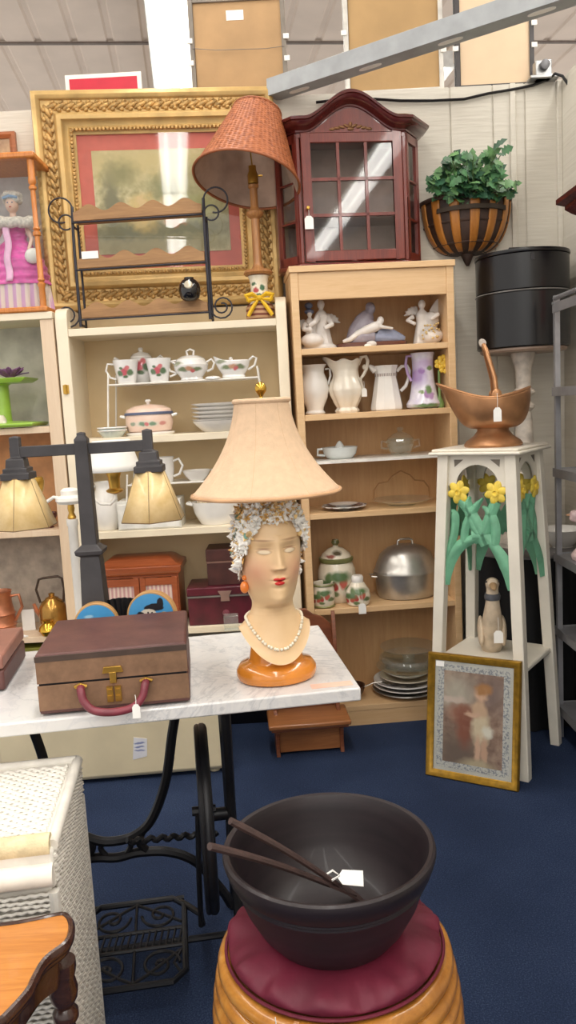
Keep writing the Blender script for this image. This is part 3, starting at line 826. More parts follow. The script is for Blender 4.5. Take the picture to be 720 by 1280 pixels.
b = MB(); b.tube([(-.075, -.045, .055), (-.03, -.05, .07), (.015, -.05, .085), (.03, -.045, .098)], [.012, .02, .022, .012], 9); b.ball((.034, -.046, .108), .015, .016, .018)
b.tube([(.015, -.055, .085), (.05, -.06, .078), (.085, -.055, .072)], [.010, .008, .006], 7); b.tube([(-.07, -.045, .055), (-.1, -.045, .035), (-.13, -.04, .028)], [.014, .012, .008], 7)
b.build('cradled_body', M_bisq, o, remesh=.0038)
b = MB(); b.tube([(.02, -.02, .06), (.07, -.02, .058), (.12, -.025, .035), (.14, -.03, .028)], [.035, .026, .018, .01], 10); b.tube([(.0, -.03, .04), (.06, -.04, .034), (.12, -.035, .027)], [.024, .018, .01], 8)
b.build('trailing_robe', plain((130, 136, 158), .4, 0, .1, 20), o, remesh=.004)
b = MB(); b.ball((-.01, -.058, .012), .022, .012, .014); b.build('base_flower', M_bisq, o)
price_tag(o, (-.03, -.075, .012), .028, .018, 0, 0, 0)
# single angel
x, y, w = rci(507, 554, 400, .12)
o = thing('angel_figurine', 'single white angel figurine with raised wings and gold trim, beside the grey group', 'figurine', (x, y, z), RA, 'white angel figurines')
b = MB(); angel(b, -.01, .0, .19)
b.tube([(-.05, -.01, .12), (-.078, -.02, .105), (-.05, -.045, .085)], [.013, .011, .009], 7); b.tube([(.03, -.01, .12), (.045, -.05, .12), (.01, -.06, .10)], [.013, .011, .009], 7)
b.ball((.02, -.02, .035), .055, .04, .035); b.ball((.03, -.01, .10), .03, .03, .04)
b.build('body', M_bisq, o, remesh=.0042)
b = MB()
wing(b, -.025, .03, .135, -1, .055, .1)
b.loft([[(.02, .02, .09), (.055, .02, .085), (.055, .035, .085), (.02, .035, .09)], [(.03, .02, .15), (.075, .02, .14), (.075, .032, .14), (.03, .032, .15)], [(.055, .02, .185), (.088, .02, .21), (.088, .028, .21), (.055, .028, .185)]])
b.build('wings', M_bisq, o, remesh=.0035)
b = MB(); rn = random.Random(3)
for k in range(26): b.ball((rn.uniform(-.025, .05), -.062+rn.uniform(0, .008), rn.uniform(.02, .085)), .005, .004, .005, 7, 5)
b.build('gold_trim', plain((204, 176, 120), .35, .5), o)

# ---- pitcher shelf
z = RS[4]; M_ivory = plain((238, 230, 214), .2, 0, .02, 10, coat=.4)
def vessel(mb, prof, n=32, sx=1, sy=1, t=.004, c=(0, 0, 0)):
    inn = [(max(r-t, .001), zz) for r, zz in prof[::-1] if zz > prof[0][1]+t]
    mb.lathe(prof+inn+[(0, prof[0][1]+t)], n, sx, sy, c)
x, y, w = rci(374, 412, 490, .14); k = w/.13
o = thing('white_vase', 'plain white tall vase with flared lip, first on the pitcher shelf from the left', 'vase', (x, y, z), RA)
b = MB(); vessel(b, [(.04*k, 0), (.044*k, .006), (.036*k, .016), (.038*k, .03), (.056*k, .07), (.064*k, .105), (.058*k, .14), (.045*k, .175), (.046*k, .195), (.058*k, .21)]); b.build('body', M_china, o)
b = MB(); b.tube([(.05*k, 0, .19), (.07*k, 0, .192), (.072*k, 0, .16), (.06*k, 0, .125)], .005, 8); b.tube([(-.05*k, 0, .19), (-.066*k, 0, .185), (-.064*k, 0, .16)], .005, 8); b.build('handle', M_china, o)
# ornate pitcher
x, y, w = rci(413, 456, 490, .12)
o = thing('ornate_pitcher', 'ivory pitcher with embossed relief and scrolled handle, a price tag hanging from it', 'pitcher', (x-.005, y, z), RA)
def orn(u, v_):
    pr = [(.046, 0), (.05, .01), (.04, .022), (.05, .04), (.066, .075), (.072, .10), (.066, .125), (.054, .15), (.052, .18), (.058, .205), (.066, .222)]
    q = v_*(len(pr)-1); i = min(int(q), len(pr)-2); f_ = q-i
    r = pr[i][0]*(1-f_)+pr[i+1][0]*f_; zz = pr[i][1]*(1-f_)+pr[i+1][1]*f_; a = 2*PI*u
    r += .0035*math.sin(8*a+20*zz)*math.exp(-((zz-.1)/.05)**2)+.0025*math.cos(8*a)*(1 if zz < .05 else .3)
    lip = max(0, math.cos(a-PI))**6*max(0, (zz-.17)/.05); r += .03*lip; zz += .014*lip+.005*math.sin(6*a)*max(0, (zz-.19)/.03)
    return (r*math.cos(a), r*math.sin(a), zz)
b = MB(); b.grid(orn, 72, 50, True); b.lathe([(.0, .003), (.046, .0)], 30); b.build('body', M_ivory, o, angle=60, solid=.003)
b = MB(); b.tube([(.056, 0, .20), (.07, 0, .232), (.09, 0, .235), (.098, 0, .215), (.09, 0, .18), (.075, 0, .155), (.062, 0, .14), (.07, 0, .12)], [.007, .008, .008, .008, .007, .007, .007, .004], 8); b.ball((.083, 0, .19), .011, .008, .012, 8, 6); b.build('scroll_handle', M_ivory, o)
price_tag(o, (.072, -.03, .10), .022, .036)
# panelled pitcher
x, y, w = rci(463, 503, 490, .13)
o = thing('panelled_pitcher', 'white pitcher with flat sides and a patterned band below the rim', 'pitcher', (x, y, z), RA)
b = MB(); vessel(b, [(.066, 0), (.07, .006), (.07, .02), (.062, .06), (.053, .11), (.047, .14), (.046, .155), (.05, .175), (.056, .192)], 10); b.build('body', M_china, o, angle=20, bevel=.002)
b = MB(); b.lathe([(.0488, .146), (.0488, .158)], 10); b.f = b.f[:-2]; b.mi = b.mi[:-2]; b.build('patterned_band', stripes('grey_band', (150, 138, 134), (226, 220, 214), 'x', 40), o)
b = MB(); b.tube([(.048, 0, .165), (.07, 0, .185), (.095, 0, .185), (.105, 0, .165), (.098, 0, .13), (.085, 0, .10), (.062, 0, .08)], .0075, 8); b.build('handle', M_china, o)
b = MB(); b.tube([(-.045, 0, .172), (-.062, 0, .188), (-.072, 0, .197)], [.016, .012, .006], 8); b.build('spout', M_china, o)
# violet pitcher with yellow flower
x, y, w = rci(510, 548, 480, .10)
P_ = art('violet_china', ((232, 230, 238), (214, 208, 228)), [(-.03, .14, .03, .04, (168, 142, 190), 1), (.0, .06, .014, .016, (168, 130, 178), .5), (.02, .055, .014, .016, (180, 144, 190), .5), (.01, .08, .012, .02, (112, 140, 90), .6), (-.015, .16, .012, .014, (150, 110, 172), .5), (.0, .19, .04, .02, (196, 176, 212), 1), (.02, .17, .012, .01, (120, 140, 96), .6), (-.02, .07, .01, .008, (120, 140, 96), .5), (.0, .012, .06, .01, (112, 140, 96), .7)], 30, .2, .004, .4)
o = thing('violet_pitcher', 'tall lavender china pitcher painted with violets, right end of the pitcher shelf', 'pitcher', (x, y, z), RA)
b = MB(); vessel(b, [(.058, 0), (.074, .008), (.076, .022), (.062, .045), (.055, .08), (.048, .12), (.045, .17), (.047, .215), (.052, .236)], 16); b.build('body', P_, o, angle=25)
b = MB(); b.tube([(-.046, 0, .225), (-.068, 0, .225), (-.074, 0, .19), (-.066, 0, .15), (-.05, 0, .12)], .006, 8); b.build('handle', plain((186, 160, 204), .25), o)
o = thing('yellow_flower', 'small yellow ceramic flower behind the scuttle, beside the violet pitcher', 'ornament', rc(549, .07, 480)+(z,), RA)
b = MB(); b.lathe([(.018, 0), (.02, .02), (.006, .05), (.005, .16)], 10); b.build('stem', plain((110, 140, 80), .5), o)
b = MB()
for zz, xx in ((.185, 0), (.165, .02), (.20, .014)):
    for k in range(5):
        a = 2*PI*k/5; b.ball((xx+.013*math.cos(a), -.012, zz+.013*math.sin(a)), .011, .006, .011, 8, 5)
b.build('petals', plain((226, 190, 70), .4), o)

# ---- white shelf: juicer and glass sugar bowl
z = RS[3]
x, y, w = rci(401, 449, 570, .12)
o = thing('juicer', 'milk glass citrus juicer with pointed cone', 'juicer', (x, y, z), RA)
M_milk = plain((220, 226, 226), .2, 0, .02, coat=.3)
b = MB(); vessel(b, [(.05, 0), (.056, .004), (.07, .02), (.076, .046), (.078, .05)], 32, t=.005); b.build('dish', M_milk, o)
b = MB(); b.grid(lambda u, v_: ((.036*(1-v_)**.6+.002*math.sin(10*2*PI*u)*(1-v_))*math.cos(2*PI*u), (.036*(1-v_)**.6+.002*math.sin(20*PI*u)*(1-v_))*math.sin(2*PI*u), .006+.072*v_), 60, 14, True); b.build('reamer', M_milk, o)
b = MB(); b.tube([(-.07, 0, .045), (-.095, 0, .044), (-.098, 0, .02), (-.066, 0, .016)], .006, 8); b.build('handle', M_milk, o)
x, y, w = rci(477, 525, 570, .12)
o = thing('glass_sugar_bowl', 'clear pressed glass sugar bowl with lid and two handles', 'bowl', (x, y, z), RA)
b = MB(); vessel(b, [(.04, 0), (.042, .005), (.05, .02), (.06, .045), (.062, .062), (.058, .07)], 12, t=.005); b.build('bowl', M_dish, o, angle=20)
b = MB(); b.lathe([(.06, .07), (.052, .08), (.03, .094), (.012, .1), (.010, .106), (.016, .114), (.010, .122), (0, .123)], 12); b.build('lid', M_dish, o, angle=20)
for s_ in (-1, 1):
    b = MB(); b.tube([(s_*.058, 0, .06), (s_*.082, 0, .064), (s_*.084, 0, .035), (s_*.056, 0, .03)], .005, 8); b.build('handle', M_dish, o)

# ---- plate and glass server
z = RS[2]
x, y, w = rci(401, 460, 640, .10)
o = thing('flowered_plate', 'scalloped plate with dark flowered rim lying on the fourth maple shelf', 'plate', (x, y, z), RA)
P_ = art('flowered_plate_glaze', ((222, 216, 210), (232, 228, 222)), [(.07*math.cos(a), .07*math.sin(a), .026, .026, [(92, 74, 84), (120, 92, 96), (88, 96, 90)][i % 3], .8) for i, a in enumerate([2*PI*k/11 for k in range(11)])], 40, .25, .01, .3, 0, 'xy')
b = MB(); b.grid(lambda u, v_: ((.02+v_*(.076+.003*math.cos(24*PI*u)))*math.cos(2*PI*u), (.02+v_*(.076+.003*math.cos(24*PI*u)))*math.sin(2*PI*u), .006+.012*v_**3), 96, 12, True); b.lathe([(.0, .006), (.021, .006)], 24); b.build('plate', P_, o, solid=.004)
MB().lathe([(.05, 0), (.052, .006), (.04, .006)], 24).build('foot_ring', P_, o)
o2 = thing('white_saucer', 'small white saucer resting on the dark flowered plate', 'saucer', (x-.002, y, z+.0125), RA)
MB().lathe([(.0, .003), (.035, .003), (.06, .012), (.062, .014), (.058, .014), (.034, .007), (0, .006)], 28).build('dish', M_china, o2)
MB().lathe([(.0, .0), (.034, .0), (.034, .004), (0, .004)], 24).build('foot_ring', M_china, o2)
x, y, w = rci(464, 541, 630, .13)
o = thing('glass_server', 'clear glass serving plate with an arched wire handle over it', 'server', (x, y, z), RA)
b = MB(); b.lathe([(.0, .006), (.07, .006), (.115, .018), (.13, .024), (.132, .028), (.11, .024), (.07, .012), (0, .012)], 36); b.build('plate', M_dish, o)
MB().lathe([(.06, 0), (.062, .008), (.05, .008)], 28).build('foot_ring', M_dish, o)
b = MB(); pts = [(-.125, 0, .025), (-.122, 0, .07), (-.10, 0, .10), (-.06, 0, .106), (-.04, 0, .13), (0, 0, .15), (.04, 0, .13), (.06, 0, .106), (.10, 0, .10), (.122, 0, .07), (.125, 0, .025)]
b.tube(pts, .0035, 6); b.build('wire_handle', plain((170, 128, 84), .35, .5), o)

# ---- cookie jar set and roaster
z = RS[1]
def fruit(cx, cz, s): return [(cx-.02*s, cz, .014*s, .018*s, (176, 62, 60), .5), (cx+.015*s, cz+.01*s, .016*s, .02*s, (188, 92, 78), .5), (cx, cz+.035*s, .04*s, .02*s, (86, 112, 70), .7), (cx-.035*s, cz+.03*s, .012*s, .02*s, (96, 118, 76), .6), (cx+.04*s, cz-.01*s, .02*s, .012*s, (110, 126, 84), .6)]
M_cer = lambda s, cz: art('fruit_ceramic', ((226, 214, 190), (238, 230, 212)), fruit(0, cz, s)+fruit(-.05*s, cz-.02*s, s*.8), 20, .25, .004, .4)
M_grn = plain((120, 122, 74), .3, 0, .1)
x, y, w = rci(394, 446, 700, .15)
o = thing('cookie_jar', 'large cream cookie jar painted with fruit, green banded lid', 'jar', (x, y, z), RA)
b = MB(); b.lathe([(.06, 0), (.066, .006), (.082, .05), (.086, .10), (.082, .145), (.07, .175), (.066, .182), (0, .182)], 32); b.build('body', M_cer(1.2, .08), o)
b = MB(); b.lathe([(.072, .178), (.076, .186), (.076, .196), (.066, .20)], 32); b.build('green_band', M_grn, o)
b = MB(); b.lathe([(.07, .196), (.06, .215), (.036, .235), (.014, .243), (.01, .25), (.018, .262), (.014, .276), (0, .28)], 28); b.build('lid', art('lid_glaze', ((226, 214, 190), (236, 228, 210)), [(0, .222, .02, .01, (90, 80, 60), .6), (.0, .265, .03, .016, (104, 104, 64), .4), (-.03, .21, .02, .008, (150, 90, 80), .6)], 20, .25), o)
x, y, w = rci(390, 419, 745, .06)
o = thing('small_jar', 'short round cream jar painted with fruit at the front left of the shelf', 'jar', (x, y, z), RA)
b = MB(); vessel(b, [(.038, 0), (.046, .008), (.05, .04), (.048, .08), (.042, .10), (.045, .108)], 28); b.build('body', M_cer(.7, .045), o)
for zz in (.006, .098):
    b = MB(); b.lathe([(.046, zz-.004), (.05, zz), (.046, zz+.005)], 28); b.f = b.f[:-2]; b.mi = b.mi[:-2]; b.build('green_band', M_grn, o)
x, y, w = rci(431, 464, 745, .05)
o = thing('shaker', 'pear shaped cream shaker with white cap and hanging price tag', 'shaker', (x, y, z), RA)
b = MB(); b.lathe([(.04, 0), (.048, .006), (.055, .035), (.05, .065), (.034, .09), (.028, .10), (0, .102)], 28); b.build('body', M_cer(.8, .04), o)
b = MB(); b.lathe([(.024, .098), (.026, .104), (.026, .122), (.022, .13), (0, .131)], 20); b.build('cap', M_china, o)
price_tag(o, (.006, -.068, .02), .032, .045, 0, 0, .05)
x, y, w = rci(464, 551, 720, .15)
o = thing('roaster', 'oval aluminium roasting pan with domed lid', 'roaster', (x, y, z), RA)
M_alu = plain((190, 187, 181), .34, .85, .06, 20)
a_ = w/2-.012
b = MB(); b.lathe([(.80, 0), (.86, .004), (.92, .03), (.96, .10), (.975, .112), (.93, .112), (0, .10)], 48, a_, .115); b.build('pan', M_alu, o)
b = MB(); b.lathe([(1.0, .112), (1.0, .122), (.95, .13), (.90, .155), (.78, .195), (.55, .222), (.3, .234), (0, .237)], 48, a_, .118); b.build('lid', M_alu, o)
b = MB(); b.tube([(-.035, 0, .232), (-.032, 0, .252), (-.02, 0, .258), (.02, 0, .258), (.032, 0, .252), (.035, 0, .232)], .005, 8, flat=1.5); b.build('lid_handle', M_alu, o)
for s_ in (-1, 1):
    b = MB(); b.tube([(s_*a_*.94, -.03, .10), (s_*(a_+.012), -.025, .102), (s_*(a_+.014), .025, .102), (s_*a_*.94, .03, .10)], .004, 6); b.build('side_handle', M_alu, o)

# ---- plates at the bottom
z = RS[0]
x, y, w = rci(455, 560, 850, .14)
zz = z
names = [(.155, .022, 'bottom silver grey platter of the plate stack', M_alu), (.15, .02, 'second platter up in the plate stack, grey rimmed', plain((206, 202, 196), .3, .1)), (.148, .02, 'third plate up in the stack, white with dark flowers', art('stack_plate_glaze', ((216, 214, 212), (228, 226, 224)), [(-.08, -.06, .04, .02, (120, 116, 120), .7), (.0, -.1, .04, .02, (116, 106, 100), .7), (-.1, -.02, .02, .02, (110, 110, 100), .7)], 30, .25, .01, .2, 0, 'xy')), (.125, .02, 'fourth plate up in the stack, cream with a tan centre', plain((206, 196, 178), .3)), (.10, .02, 'fifth and smallest plate of the stack, brown centred', None)]
M_br = plain((150, 122, 90), .35)
for i, (r, dz, lb, m) in enumerate(names):
    o = thing('stacked_plate', 'dinner plate in the bottom shelf stack: '+lb if False else lb, 'plate', (x+(.008 if i > 2 else 0), y, zz), RA, 'plates stacked on the bottom maple shelf')
    MB().lathe([(0, .0), (r*.6, .0), (r*.64, .006), (r*.95, .018), (r, .021), (r*.99, .025), (r*.93, .023), (r*.62, .010), (0, .007)], 40).build('plate', m or plain((216, 210, 200), .3), o)
    if i == 4: MB().lathe([(0, .0078), (r*.6, .0085), (r*.6, .0095), (0, .0095)], 32).build('brown_centre', M_br, o)
    zz += .0185
zz += .008
o = thing('glass_platter', 'clear glass platter lying across the plate stack', 'platter', (x+.02, y, zz), RA)
MB().lathe([(0, 0), (.09, 0), (.12, .008), (.15, .018), (.152, .022), (.12, .014), (.09, .006), (0, .006)], 40).build('dish', M_dish, o); zz += .024
o = thing('glass_cake_stand', 'thick clear glass cake stand upside down on the stack', 'cake stand', (x+.015, y, zz), RA)
b = MB(); b.lathe([(0, 0), (.11, 0), (.13, .006), (.135, .03), (.13, .04), (.12, .042), (.118, .012), (0, .010)], 40); b.build('rim', M_dish, o)
b = MB(); b.lathe([(.03, .01), (.025, .03), (.03, .05), (.08, .066), (.125, .08), (.128, .086), (.07, .08), (0, .076)], 36); b.build('plate', M_dish, o)
q = rc(452, .10, 838)
o = thing('dark_bowl', 'small dark brown wooden bowl beside the plate stack', 'bowl', (q[0]-.045, q[1], z), RA)
b = MB(); vessel(b, [(.025, 0), (.03, .004), (.05, .03), (.058, .055), (.058, .06)], 28); b.build('bowl', wood((60, 36, 24), (88, 54, 36), 'x', 2, .3, .2), o)
b = MB(); b.tube([(.03, -.02, .045), (.09, -.03, .072), (.13, -.03, .075)], .0025, 6); b.build('spoon_handle', M_alu, o)

# ================================================================== CREAM CASE CONTENTS
def wire_shelf(zbase, h, x0, x1, label, leg=True):
    o = thing('wire_shelf', label, 'rack', ((x0+x1)/2, LY+.13, zbase)); hw = (x1-x0)/2
    MB().box(-hw, hw, -.085, .085, h-.005, h).build('shelf', M_white, o)
    b = MB(); b.tube([(-hw, -.085, h-.0025), (hw, -.085, h-.0025), (hw, .085, h-.0025), (-hw, .085, h-.0025)], .004, 6, True); b.build('rim', M_white, o)
    for s_ in (-1, 1):
        b = MB()
        b.tube([(s_*hw, -.082, h+.045), (s_*(hw+.004), -.082, h), (s_*(hw+.022), -.082, 0.003), (s_*(hw+.022), .082, 0.003), (s_*(hw+.004), .082, h), (s_*hw, .082, h+.045)], .004, 6, flat=1.4)
        b.build('leg', M_white, o)
    return o
wx0 = W(136, 480, LY+.045).x; wx1 = W(322, 470, LY+.045).x
WH = 1.532-1.31
wire_shelf(1.31, WH, wx0, wx1, 'white wire shelf riser carrying the rose teacups and creamer')
wire_shelf(.91, 1.103-.91, W(160, 605, 3.43).x, W(322, 600, 3.43).x, 'white wire shelf riser carrying cups and small bowls, behind the lamp arms')
ZW = 1.532; ZV = 1.103
def roses(s, zc): return [(0, zc, .017*s, .017*s, (196, 92, 104), .5), (-.02*s, zc-.006*s, .012*s, .012*s, (92, 116, 84), .6), (.022*s, zc-.004*s, .011*s, .013*s, (98, 122, 92), .6), (.012*s, zc+.016*s, .010*s, .01*s, (206, 118, 122), .5), (-.012*s, zc+.016*s, .008*s, .006*s, (92, 116, 84), .6), (.004*s, zc-.02*s, .012*s, .007*s, (90, 112, 84), .6)]
M_rose = art('rose_china', ((232, 230, 228), (240, 238, 235)), roses(1, .05), 20, .15, .003, .4)
M_spray = art('spray_china', ((232, 230, 228), (240, 238, 235)), [(-.03, .045, .02, .009, (128, 140, 108), .7), (.0, .05, .018, .009, (196, 150, 120), .7), (.03, .045, .02, .009, (128, 140, 108), .7), (.012, .04, .01, .008, (200, 110, 112), .6), (-.05, .07, .02, .008, (150, 155, 130), .8)], 20, .15, .004, .4)
# cups
def cup(px, label, flip=1):
    xx, w = lci(px-16, px+16, 466, 3.47)
    o = thing('teacup', label, 'cup', (xx, 3.47, ZW), 0, 'rose teacups on the wire riser')
    b = MB(); vessel(b, [(.036, 0), (.039, .004), (.044, .04), (.052, .085), (.055, .1)], 30, t=.003); b.build('body', M_rose, o)
    b = MB(); b.tube([(-flip*.05, 0, .085), (-flip*.078, 0, .088), (-flip*.086, 0, .06), (-flip*.07, 0, .03), (-flip*.044, 0, .022)], .0045, 8); b.build('handle', M_china, o)
    return o
cup(158, 'white rose teacup at the left end of the wire riser')
cup(199, 'white rose teacup beside the rose teapot, its handle to the right', -1)
xx, w = lci(150, 200, 450, 3.56)
o = thing('teapot', 'white rose teapot behind the two rose teacups', 'teapot', (W(177, 455, 3.565).x, 3.565, ZW))
b = MB(); b.lathe([(.04, 0), (.044, .004), (.066, .05), (.068, .075), (.058, .105), (.044, .115), (0, .115)], 32); b.build('body', art('teapot_rose', ((232, 230, 228), (240, 238, 235)), roses(1.3, .075), 20, .15, .003, .4), o)
b = MB(); b.lathe([(.046, .113), (.046, .118), (.034, .132), (.012, .138), (.008, .142), (.012, .150), (.008, .157), (0, .158)], 24); b.build('lid', M_china, o)
b = MB(); b.tube([(-.05, 0, .045), (-.085, 0, .07), (-.10, 0, .105), (-.118, 0, .118)], [.018, .013, .009, .008], 10); b.build('spout', M_china, o)
b = MB(); b.tube([(.058, 0, .10), (.085, 0, .118), (.102, 0, .10), (.098, 0, .06), (.064, 0, .04)], .0055, 8); b.build('handle', M_china, o)
# sugar bowl
xx, w = lci(212, 266, 460, 3.47)
o = thing('sugar_bowl', 'white lidded sugar bowl with two loop handles and flower spray, on the wire riser', 'bowl', (xx, 3.47, ZW))
b = MB(); b.lathe([(.04, 0), (.05, .003), (.046, .012), (.07, .045), (.074, .065), (.064, .082), (.06, .086), (0, .086)], 32); b.build('body', M_spray, o)
b = MB(); b.lathe([(.062, .084), (.06, .09), (.04, .102), (.014, .106), (0, .107)], 28); b.tube([(-.012, 0, .104), (-.016, 0, .124), (0, 0, .132), (.016, 0, .124), (.012, 0, .104)], .005, 8); b.build('lid', M_china, o)
for s_ in (-1, 1):
    b = MB(); b.tube([(s_*.068, 0, .075), (s_*.088, 0, .086), (s_*.10, 0, .07), (s_*.09, 0, .045), (s_*.066, 0, .036)], .005, 8); b.build('handle', M_china, o)
# creamer
xx, w = lci(268, 316, 460, 3.47)
o = thing('creamer', 'white gravy boat creamer with leaf spray at the right end of the wire riser', 'creamer', (xx, 3.47, ZW))
def boat(u, v_):
    a = 2*PI*u; pr = [(.042, 0), (.048, .006), (.044, .014), (.058, .035), (.068, .06), (.07, .075)]
    q = v_*5; i = min(int(q), 4); f_ = q-i; r = pr[i][0]*(1-f_)+pr[i+1][0]*f_; zz = pr[i][1]*(1-f_)+pr[i+1][1]*f_
    e = max(0, math.cos(a-PI))**3; return (r*math.cos(a)*(1+.18*e*v_), r*.72*math.sin(a), zz+.022*e*v_**2)
b = MB(); b.grid(boat, 48, 16, True); b.lathe([(0, .003), (.042, 0)], 20, 1, .72); b.build('body', M_spray, o, solid=.003)
b = MB(); b.tube([(.062, 0, .068), (.085, 0, .088), (.1, 0, .08), (.09, 0, .05), (.062, 0, .034)], .005, 8); b.build('handle', M_china, o)
b = MB(); b.ball((-.01, 0, .062), .052, .036, .016, 18, 8); b.ball((-.01, 0, .082), .009); b.build('lid', M_china, o)
q = W(266, 476, 3.42)
tag(MB().at((0, 0, .009), 0, .2).lathe([(0, 0), (.02, .001), (.028, .004), (.02, .010), (0, .012)], 20, 1.2, .7).build('spoon_rest', M_china, None, (q.x, 3.425, ZW-.008)), 'tiny white spoon rest between sugar bowl and creamer', 'spoon rest')
# pink casserole
xx, w = lci(150, 224, 530, 3.48); z = 1.31
o = thing('casserole', 'pink oval covered casserole with blue trim on a white stand plate', 'casserole', (xx, 3.48, z))
b = MB(); b.lathe([(0, 0), (.95, 0), (1.02, .008), (1.02, .012), (.9, .014), (0, .014)], 40, .105, .075); b.build('under_plate', M_china, o)
P_ = art('pink_glaze', ((228, 196, 176), (234, 206, 188)), [(0, .05, .05, .012, (214, 206, 190), .6), (-.02, .05, .014, .008, (120, 146, 120), .6), (.025, .05, .014, .008, (120, 146, 120), .6), (0, .05, .01, .008, (206, 120, 120), .6), (-.06, .05, .012, .008, (150, 160, 140), .6), (.065, .05, .012, .008, (206, 140, 130), .6)], 20, .25, .003, .3)
b = MB(); b.lathe([(.80, .014), (.9, .02), (.98, .05), (.96, .085), (.93, .09), (0, .09)], 40, .105, .075); b.build('dish', P_, o)
b = MB(); b.lathe([(1.0, .088), (1.0, .097), (.93, .10)], 40, .105, .075); b.build('blue_trim', plain((92, 100, 126), .3), o)
b = MB(); b.lathe([(.96, .096), (.9, .112), (.6, .126), (.15, .132), (0, .133)], 40, .105, .075); b.build('lid', P_, o)
b = MB(); b.lathe([(.006, .13), (.007, .138), (.014, .145), (.010, .152), (0, .154)], 16); b.build('lid_knob', M_china, o)
for s_ in (-1, 1): MB().tube([(s_*.10, -.018, .08), (s_*.118, -.015, .085), (s_*.118, .015, .085), (s_*.10, .018, .08)], .006, 8).build('handle', M_china, o)
# stack of six plates / bowls
xx, w = lci(240, 309, 520, 3.47)
dcol = ['lowest and deepest of the six stacked white plates', 'second from the bottom of the six stacked white plates', 'third from the bottom of the six stacked white plates', 'fourth from the bottom of the six stacked white plates', 'fifth from the bottom of the six stacked white plates', 'topmost of the six stacked white plates']
proto = None; zz = z
for i in range(6):
    if i == 0:
        o = thing('soup_plate', dcol[0], 'plate', (xx, 3.47, zz), 0, 'white plates stacked by the casserole')
        MB().lathe([(0, 0), (.07, 0), (.075, .004), (.105, .03), (.116, .044), (.118, .048), (.11, .046), (.072, .012), (0, .01)], 40).build('dish', M_china, o); zz += .030
    else:
        if proto is None:
            proto = o = thing('soup_plate', dcol[1], 'plate', (xx, 3.47, zz), 0, 'white plates stacked by the casserole')
            MB().lathe([(0, .004), (.07, .004), (.1, .016), (.116, .022), (.119, .026), (.112, .026), (.07, .011), (0, .01)], 40).build('dish', M_china, o)
            MB().lathe([(.05, 0), (.054, .005), (.046, .005)], 28).build('foot_ring', M_china, o)
        else: dup(proto, (xx, 3.47, zz), dcol[i])
        zz += .0165
# small bowls stacked
xx, w = lci(122, 160, 545, 3.44)
pr = None; zz = z
for i, lb in enumerate(['lower of the two small white bowls stacked above the white lampshade', 'upper of the two small white bowls stacked above the white lampshade']):
    if pr is None:
        pr = thing('small_bowl', lb, 'bowl', (xx, 3.44, zz), 0, 'small white bowls stacked'); 
        b = MB(); vessel(b, [(.04, 0), (.043, .003), (.056, .02), (.062, .03)], 30, t=.003); b.build('bowl', plain((206, 214, 206), .2, coat=.3), pr)
        b = MB(); b.lathe([(.0625, .026), (.0645, .029), (.0625, .032)], 30); b.f = b.f[:-2]; b.mi = b.mi[:-2]; b.build('rim', M_china, pr)
    else: dup(pr, (xx, 3.44, zz), lb)
    zz += .012
# lower riser: cup and bowls
o = thing('white_mug', 'white mug with big round handle on the lower wire riser', 'mug', (W(205, 590, 3.47).x, 3.47, ZV))
b = MB(); vessel(b, [(.034, 0), (.038, .004), (.045, .05), (.046, .105), (.048, .11)], 28, t=.003); b.build('body', M_china, o)
b = MB(); b.tube([(.044, -.005, .09), (.07, -.02, .1), (.086, -.025, .07), (.07, -.02, .035), (.042, -.005, .025)], .0055, 8); b.build('handle', M_china, o)
pr = None
for px, lb in ((246, 'white shallow bowl on the lower wire riser, nearer the mug'), (281, 'white shallow bowl on the lower wire riser, behind the bell lampshade')):
    loc = (W(px, 595, 3.47).x, 3.47, ZV)
    if pr is None:
        pr = thing('shallow_bowl', lb, 'bowl', loc, 0, 'white bowls on the lower riser')
        b = MB(); vessel(b, [(.03, 0), (.033, .004), (.05, .022), (.06, .042), (.062, .046)], 30, t=.003); b.build('bowl', M_china, pr)
        MB().lathe([(.024, -.0), (.028, .003), (.02, .003)], 20).build('foot_ring', M_china, pr)
    else: dup(pr, loc, lb)
# lower white things: pitcher, box, tureen
z = .91
xx, w = lci(115, 150, 640, 3.47)
o = thing('milk_pitcher', 'white milk pitcher with spout beside the white drawer box', 'pitcher', (xx, 3.47, z))
b = MB(); vessel(b, [(.045, 0), (.05, .005), (.06, .05), (.062, .09), (.052, .14), (.038, .175), (.036, .19), (.042, .21)], 30, t=.004); b.build('body', M_china, o)
b = MB(); b.tube([(-.036, 0, .19), (-.066, 0, .19), (-.075, 0, .15), (-.062, 0, .10)], .006, 8); b.build('handle', M_china, o)
b = MB(); b.tube([(.03, 0, .19), (.05, -.01, .207), (.06, -.01, .215)], [.014, .011, .006], 8); b.build('spout', M_china, o)
xx, w = lci(151, 229, 650, 3.46)
o = thing('white_box', 'white drawer box with a small metal knob, beneath the right lamp shade', 'box', (xx, 3.46, z)); hw = w/2
MB().box(-hw, hw, -.06, .09, 0, .125).build('case', plain((222, 220, 212), .4), o, bevel=.002)
MB().box(-hw+.006, hw-.006, -.066, -.06, .006, .112).build('drawer', plain((226, 224, 217), .4), o, bevel=.002)
MB().at((0, -.066, .06), 0, PI/2).lathe([(.016, 0), (.016, .002), (.006, .006), (.010, .014), (0, .018)], 16).build('knob', plain((150, 144, 128), .3, .7), o)
xx, w = lci(240, 302, 640, 3.47)
o = thing('tureen', 'oval white baking dish with rim handles, behind the bell lampshade', 'dish', (xx, 3.47, z))
b = MB(); vessel(b, [(.62, 0), (.68, .006), (.9, .05), (.98, .092), (1.0, .1)], 40, .108, .08, t=.05); b.build('dish', M_china, o)
